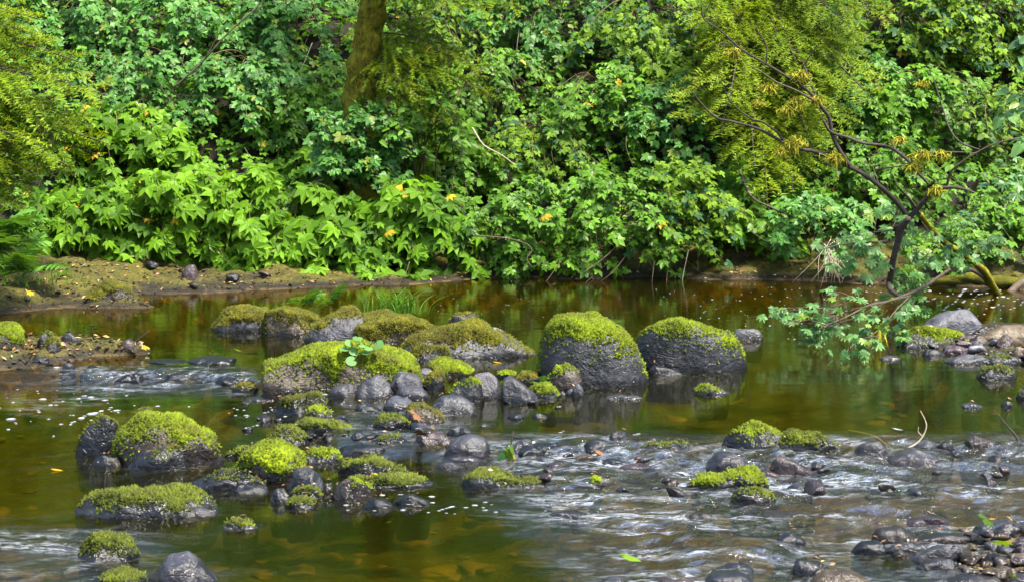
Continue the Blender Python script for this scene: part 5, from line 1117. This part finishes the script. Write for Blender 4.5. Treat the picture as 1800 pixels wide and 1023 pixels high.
place_leaves(mp_, org, np.array(pos), np.array(ax), np.array(nm), np.array(sz), 'vine', 'pale_leaf', 300)
link('twigs', tw.mesh('twigs', M['twig']), mp_, kind='stuff')

# second leafy branch at the right edge, nearer and bluish
q = P(1990, 480, 12.4); org2 = np.array([q[0], q[1], float(T(q[0], q[1])) - .05])
al = thing('sapling', 'sapling leaning in at the right edge with bluish drooping leaves', 'sapling', 'trees at the water', org2)
V, F = tube([org2, org2 + [-.05, 0, 1.1], P(1900, 60, 12.4), P(1830, -60, 12.3)], .03, .012, 8, 20, .2); link('trunk', mesh_np('trunk', V - org2, F, M['bark']), al)
pos, ax, nm, sz = [], [], [], []
for pts in ([(1900, 60), (1840, 60), (1790, 75)], [(1910, 120), (1840, 150), (1760, 190)], [(1900, 180), (1830, 190), (1750, 205)], [(1910, 200), (1850, 240), (1790, 250)], [(1900, 40), (1850, 90), (1785, 100)], [(1900, 150), (1830, 170), (1770, 165)]):
    org_, org = org, org2; spray(pts, 12.4, 13, .05, .10); 
    ps = spline([P(a, b, 12.4) for a, b in pts], 12); V, F = tube(ps, .006, .002, 4); link('twig', mesh_np('twig', V - org2, F, M['twig']), al); org = org_
place_leaves(al, org2, np.array(pos), np.array(ax), np.array(nm), np.array(sz), 'ovate', 'pale_leaf', 300)
# ------------------------------------------------------------------ small things
def stick(name, label, cat, pts, r0, r1, mat, dd=None, forks=(), group=None, z=None, lump=.25):
    if dd is None: ps = [G(a, b) + [0, 0, .012] for a, b in pts]
    else: ps = [P(a, b, np.interp(i, [0, len(pts) - 1], dd)) for i, (a, b) in enumerate(pts)]
    o0 = np.array(ps[0]); V, F = tube(ps, r0, r1, 6, len(ps) * 5, lump, seed=int(pts[0][0]))
    o = link(name, mesh_np(name, V - o0, F, M[mat]), None, o0, label=label, category=cat, group=group)
    for fp in forks:
        V, F = tube([P(a, b, dd[0]) for a, b in fp], r1 * 1.1, r1 * .5, 5, 10, .2); link('fork', mesh_np('fork', V - o0, F, M[mat]), o)
    return o
gW = 'fallen twigs'
y0 = G(1600, 790)[1]
stick('twig', 'bleached curved twig standing up from the riffle edge', 'twig', [(1585, 792), (1607, 782), (1620, 770), (1628, 752), (1626, 738), (1618, 722)], .0055, .002, 'bleached', (y0, y0), [[(1621, 766), (1614, 758), (1615, 750)]], gW)
stick('twig', 'pale straight stick sloping into the pool by the rounded dark rock', 'twig', [(1492, 757), (1535, 766), (1555, 780), (1566, 787)], .008, .004, 'bleached', (9.2, 8.75), group=gW)
y1 = G(1790, 790)[1]
stick('twig', 'thin dark twig slanting over the water at the right edge', 'twig', [(1795, 782), (1785, 765), (1768, 745), (1747, 720)], .006, .002, 'bark', (y1, y1), group=gW)
stick('root', 'smooth orange brown root arching over the gravel bar', 'root', [(1692, 968), (1697, 958), (1712, 950), (1722, 940), (1738, 936), (1748, 942), (1749, 952)], .011, .008, 'twig', (6.75, 6.85), group=gW)
stick('twig', 'long thin stick lying across the spit pebbles', 'twig', [(1660, 588), (1700, 612), (1735, 628), (1765, 640), (1800, 645)], .007, .005, 'twig', (12.2, 11.1), group=gW)
stick('twig', 'half sunk stick pointing out from the spit', 'twig', [(1662, 648), (1690, 644), (1720, 640)], .006, .006, 'twig', (11.1, 11.2), group=gW)
stick('root', 'grey weathered root on the bank at the right edge', 'root', [(1770, 520), (1785, 505), (1800, 497), (1830, 485)], .03, .04, 'twig', (14.6, 14.9), group=gW)
stick('branch', 'crooked bare stem hanging from the bush down to the water', 'branch', [(835, 415), (880, 418), (920, 427), (935, 440), (926, 455), (935, 470)], .006, .003, 'twig', (15.1, 14.95), [[(935, 470), (948, 465), (955, 460)]], gW)
stick('branch', 'bare slanting cane across the bluish bush', 'branch', [(305, 155), (350, 115), (400, 60), (450, 15), (470, -10)], .011, .005, 'twig', (17.1, 17.2), [[(360, 105), (385, 60), (395, 45)]], gW)
stick('branch', 'dead pale stem between the star leaves and dark hollow', 'branch', [(830, 225), (850, 255), (880, 272), (905, 290)], .007, .003, 'bleached', (15.9, 15.8), group=gW)
stick('branch', 'dead brown bough sloping under the golden conifer', 'branch', [(1300, 300), (1320, 345), (1355, 365), (1400, 385)], .016, .005, 'twig', (16.0, 15.5), [[(1330, 350), (1350, 340), (1375, 345)]], gW)
stick('branch', 'bleached stem low in the bush with crooked bare stem', 'branch', [(1025, 480), (1060, 455), (1085, 430), (1100, 395)], .005, .003, 'twig', (15.1, 15.3), [[(1060, 455), (1050, 430), (1048, 405)]], gW)
rng = np.random.default_rng(9)
for i, (px, py) in enumerate(((1000, 440), (1130, 440), (1160, 420), (880, 270), (905, 240), (820, 240), (1010, 130), (1090, 330), (430, 260), (480, 300), (240, 180), (280, 150), (1460, 440), (1430, 150), (1240, 415), (1700, 160), (560, 300), (740, 110), (860, 450), (985, 460), (1040, 430), (1065, 465), (1100, 450), (1150, 460), (1180, 450), (1210, 440), (1290, 250), (1310, 400), (650, 440), (720, 460)) + tuple((int(rng.uniform(100, 1780)), int(rng.uniform(10, 400))) for _ in range(26))):
    a = rng.uniform(-70, 70); l = rng.uniform(40, 130); b_ = ground_at(px, py)[1] - .72
    pts = [(px, py), (px + l * .4 * math.sin(R(a)), py + l * .4 * math.cos(R(a)) + rng.normal() * 6), (px + l * math.sin(R(a)) + rng.normal() * 8, py + l * math.cos(R(a)) * .9)]
    stick('bare_twig', 'thin dead stem poking out of the far bank leaves', 'twig', pts, .004, .0014, 'bleached' if i % 5 == 0 else 'twig', (b_, b_ - .15), group='dead stems in the bushes')
# dry grass-like root tuft at the waterline
B = Bag()
for i in range(26):
    s = P(1462 + rng.normal() * 6, 432 + rng.normal() * 5, 14.9); V, F = tube([s, s + [rng.normal() * .04, -.04, -.08], s + [rng.normal() * .10 - .03, -.07, -.22 - .1 * rng.random()]], .004, .0015, 3, 6); B.add(V - s * 0, F)
o0 = P(1462, 432, 14.9); m = B.mesh('straw', M['bleached']); m.transform(Matrix.Translation((-o0).tolist()))
link('straw_tuft', m, None, o0, label='tuft of dead pale straw hanging over the muddy waterline', category='dead grass')
# mossy log on the right bank
ps = [P(1605, 503, 14.9), P(1650, 494, 14.85), P(1700, 491, 14.8), P(1760, 495, 14.8), P(1840, 500, 14.8)]; o0 = ps[0]
V, F = tube(ps, .028, .05, 12, 50, .6); lg = link('mossy_log', mesh_np('mossy_log', V - o0, F, M['mossB']), None, o0, label='low log wrapped in bright moss along the right bank', category='log')
# burdock leaf
q = ground_at(1745, 400); o0 = np.array([q[0], q[1] - .35, q[2]])
bl = thing('broadleaf_plant', 'plant with one big hanging blue green leaf by the right edge', 'plant', None, o0)
BIG = polar_leaf([(0, 1), (10, .8), (25, .52), (50, .36), (100, .28), (150, .2)], droop=.3, fold=.3); bm = mesh_np('leaf', *BIG, M['mid'], True)
for dx, dy, s, a in ((0, -12, .30, (-.25, -.3, -1.0)), (28, 0, .22, (.3, -.5, -.9)), (-60, 20, .18, (-.8, -.5, -.3))):
    o = bpy.data.objects.new('leaf', bm); COL.objects.link(o); o.parent = bl; f = frames(np.array([a]), np.array([[-.3, -.9, .45]]))[0] * s; c = P(1745 + dx, 372 + dy, o0[1] - .1) - o0; mm = np.eye(4); mm[:3, :3] = f; mm[:3, 3] = c; o.matrix_local = Matrix(mm.tolist())
    link('stem', mesh_np('stem', *tube([[0, 0, 0], c * .6 + [0, .05, .1], c], .006, .004, 5, 8), M['grass']), bl)

# fallen leaves, each its own
def fallen(label, px, py, s, mat, shape='vine', rot=0.0, tilt=.15, z=.012, dd=None):
    g = (G(px, py) + [0, 0, z]) if dd is None else P(px, py, dd)
    o = link('fallen_leaf', leaf_mesh(shape, mat), None, g, label=label, category='leaf', group='fallen leaves'); o.rotation_euler = (tilt, tilt * .5, rot); o.scale = (s, s, s)
fallen('yellow green leaf lying at the bottom edge on a grey stone', 1095, 1014, .075, 'lime', 'ovate', .3, .3, .075)
fallen('small yellow leaf adrift left of the long low rock', 92, 827, .055, 'yellow', 'ovate', .1, .02, .008)
fallen('bright yellow leaf stuck upright between the leaning and curved boulders', 183, 792, .06, 'yellow', 'vine', 1.2, .9, .03)
fallen('yellow leaf on the flat algae stone', 655, 844, .05, 'yellow', 'ovate', 0, .1, .03)
fallen('pale yellow leaf floating in the back pool', 868, 638, .06, 'yellow', 'ovate', .2, .02, .008)
fallen('yellow green leaf among the gravel bar pebbles', 1728, 958, .055, 'lime', 'vine', .5, .5, .10)
fallen('pale green leaf on the bottom corner pebbles', 1766, 1000, .06, 'lime', 'vine', 2.5, .4, .10)
fallen('orange leaf curled by the dead green leaf on the pebbles', 1772, 955, .045, 'yellow', 'ovate', 1.0, .5, .10)
fallen('small yellow leaf beside the orange curled one', 1745, 957, .03, 'yellow', 'ovate', 2.0, .4, .10)
fallen('white oval leaf floating in the still pool below the spray', 1570, 757, .06, 'foam', 'ovate', .1, .02, .012)
fallen('yellow leaf pair at the end of the litter tongue', 252, 626, .05, 'yellow', 'vine', .4, .3, .06)
fallen('yellow leaf on top of the islet', 52, 575, .05, 'yellow', 'vine', .4, .4, .24)
fallen('green leaf caught on the flat rock above the cascade', 413, 628, .06, 'lime', 'ovate', .8, .3, .05)
fallen('brown leaf on the leaf strewn wet rock', 728, 757, .06, 'litter', 'vine', .8, .6, .08)
fallen('second brown leaf below the first on the strewn rock', 742, 782, .055, 'litter', 'vine', 2.2, .6, .06)
fallen('orange leaf held on the upper riffle', 1048, 812, .045, 'litter', 'ovate', .2, .5, .05)
for lb, px, py, dd in (('yellow leaf hanging at the tip of the broad leaved bush', 683, 408, 15.25), ('yellow leaf in the bush above the water touching tip', 790, 345, 15.4), ('yellow leaf deep in the bush with crooked stem', 958, 380, 15.0), ('yellow leaf lit among the spruce side broad leaves', 168, 272, 15.2), ('yellow leaf low beside the spruce boughs', 118, 258, 15.2)):
    fallen(lb, px, py, .075, 'yellow', 'maple', -1.2, .5, 0, dd)
fallen('small yellow leaf beside the purple brown stone', 300, 480, .05, 'yellow', 'ovate', .3, .3, .10)
# sprig with yellow leaves in the riffle
o0 = G(893, 805); sp_ = thing('sprig', 'upright sprig with wilted yellow green leaves stuck in the riffle', 'plant', None, o0)
V, F = tube([P(892, 806, o0[1]), P(897, 785, o0[1]), P(903, 758, o0[1])], .005, .003, 5, 8); link('stem', mesh_np('stem', V - o0, F, M['bark']), sp_)
for px, py, s in ((888, 790, .06), (895, 800, .05), (884, 798, .05), (898, 783, .045)):
    o = bpy.data.objects.new('leaf', leaf_mesh('ovate', 'yellow' if px % 2 else 'lime')); COL.objects.link(o); o.parent = sp_; f = frames(np.array([[rng.normal() * .5, -.3, -.8]]), np.array([[rng.normal() * .4, -.9, .2]]))[0] * s; mm = np.eye(4); mm[:3, :3] = f; mm[:3, 3] = P(px, py, o0[1] - .02) - o0; o.matrix_local = Matrix(mm.tolist())

# litter: stuff
B = Bag(); lv = np.array([[-.5, 0, 0], [0, .28, .1], [.5, 0, 0.05], [0, -.28, .06]]); lf = np.array([(0, 2, 1), (0, 3, 2)])
def bit(x, y, z, s):
    m = np.array(Matrix.Rotation(rng.random() * 6.3, 3, 'Z') @ Matrix.Rotation(rng.normal() * .5, 3, 'X') @ Matrix.Rotation(rng.normal() * .4, 3, 'Y')); B.add(lv * s * [1, .4 + .7 * rng.random(), 1] @ m.T + [x, y, z + .006 + .01 * rng.random()], lf)
def litter(n, reg, smin, smax, zmin=.055):
    for x, y, z in pick(n, reg, rng):
        if z >= zmin: bit(x, y, z, rng.uniform(smin, smax))
for x, y, z in ROCKTOPS[rng.choice(len(ROCKTOPS), 620)]: bit(x, y, z + .008, rng.uniform(.008, .028))
litter(1500, rr(-60, 720, 455, 555), .014, .05); xs, ys = ISLET[0] - .3 + rng.uniform(-1.0, 1.1, 1900), ISLET[1] - .2 + rng.normal(size=1900) * .3
for x, y, z in zip(xs, ys, T(xs, ys)):
    if z > W(x, y) + .012: bit(x, y, float(z), rng.uniform(.014, .055))
litter(600, rr(700, 1800, 455, 500), .014, .05); litter(140, rr(1600, 1800, 930, 1020), .008, .03)
link('leaf_litter', B.mesh('leaf_litter', M['litter'], False), kind='stuff')
for lb, pts in (('dead stick standing in the islet litter', [(168, 600), (163, 590), (161, 570)]), ('grey twig lying along the islet top', [(52, 606), (75, 604), (100, 607)]), ('thin twig pointing from the islet over the water', [(195, 622), (230, 605), (262, 583)]), ('pale twig end lying at the front edge of the mud ledge', [(0, 522), (14, 526), (24, 524)])):
    stick('twig', lb, 'twig', pts, .007, .003, 'twig', (ISLET[1], ISLET[1] - .1) if pts[0][1] > 560 else (13.5, 13.5), group=gW)
for i in range(9):
    q = ground_many([rng.uniform(-20, 240)], [rng.uniform(440, 490)])[0]
    grass('grass_clump', 'short grass clump on the mossy mud below the broad leaved bushes', q, 40, .11, .06, 50 + i, (.1, -.3), group='grass clumps on the far mud')
# foam flecks drifting on the water: stuff
B = Bag()
def foam(n, reg, s0, s1, ax_=1.5, rot=0.0):
    for x0, y0, z0 in pick(n, reg, rng):
        if z0 > W(x0, y0): continue
        s = 0.62 * s0 * (s1 / s0) ** (rng.random() ** 2); t = np.arange(8) * math.pi / 4; rad = 1 + .25 * rng.normal(size=8); c, s_ = math.cos(rot + rng.normal() * .1), math.sin(rot)
        x, y = np.cos(t) * s * ax_ * rad, np.sin(t) * s * rad; ring = np.stack([x * c - y * s_, x * s_ + y * c, np.full(8, .001)], -1); V = np.vstack([ring, ring * [.6, .6, 1] + [0, 0, s * .45], [[0, 0, s * .6]]])
        F = []
        for i in range(8): j = (i + 1) % 8; F += [(i, j, 8 + j), (i, 8 + j, 8 + i), (8 + i, 8 + j, 16)]
        g = Gz(*[float(v) for v in proj(np.array([x0, y0, z0]))[:2]], float(W(x0, y0))); B.add(V + [g[0], g[1], float(W(g[0], g[1]))], F)
foam(120, lambda r: (1690 + r.normal() * 70, 530 + r.normal() * 13), .006, .018, 1.8); foam(90, rr(1350, 1800, 505, 570), .004, .011); foam(60, rr(1150, 1400, 500, 600), .004, .009)
foam(40, rr(750, 1000, 495, 560), .003, .006)
foam(45, lambda r: (120 + r.normal() * 80, 705 + r.normal() * 20), .006, .02, 2.2, .25); foam(30, rr(0, 250, 690, 770), .005, .012)

foam(40, rr(400, 640, 690, 760), .005, .014, 2); foam(30, rr(600, 1000, 850, 900), .004, .01, 2.5); foam(20, rr(940, 1130, 760, 800), .004, .008, 3)
link('foam', B.mesh('foam', M['foam']), kind='stuff')
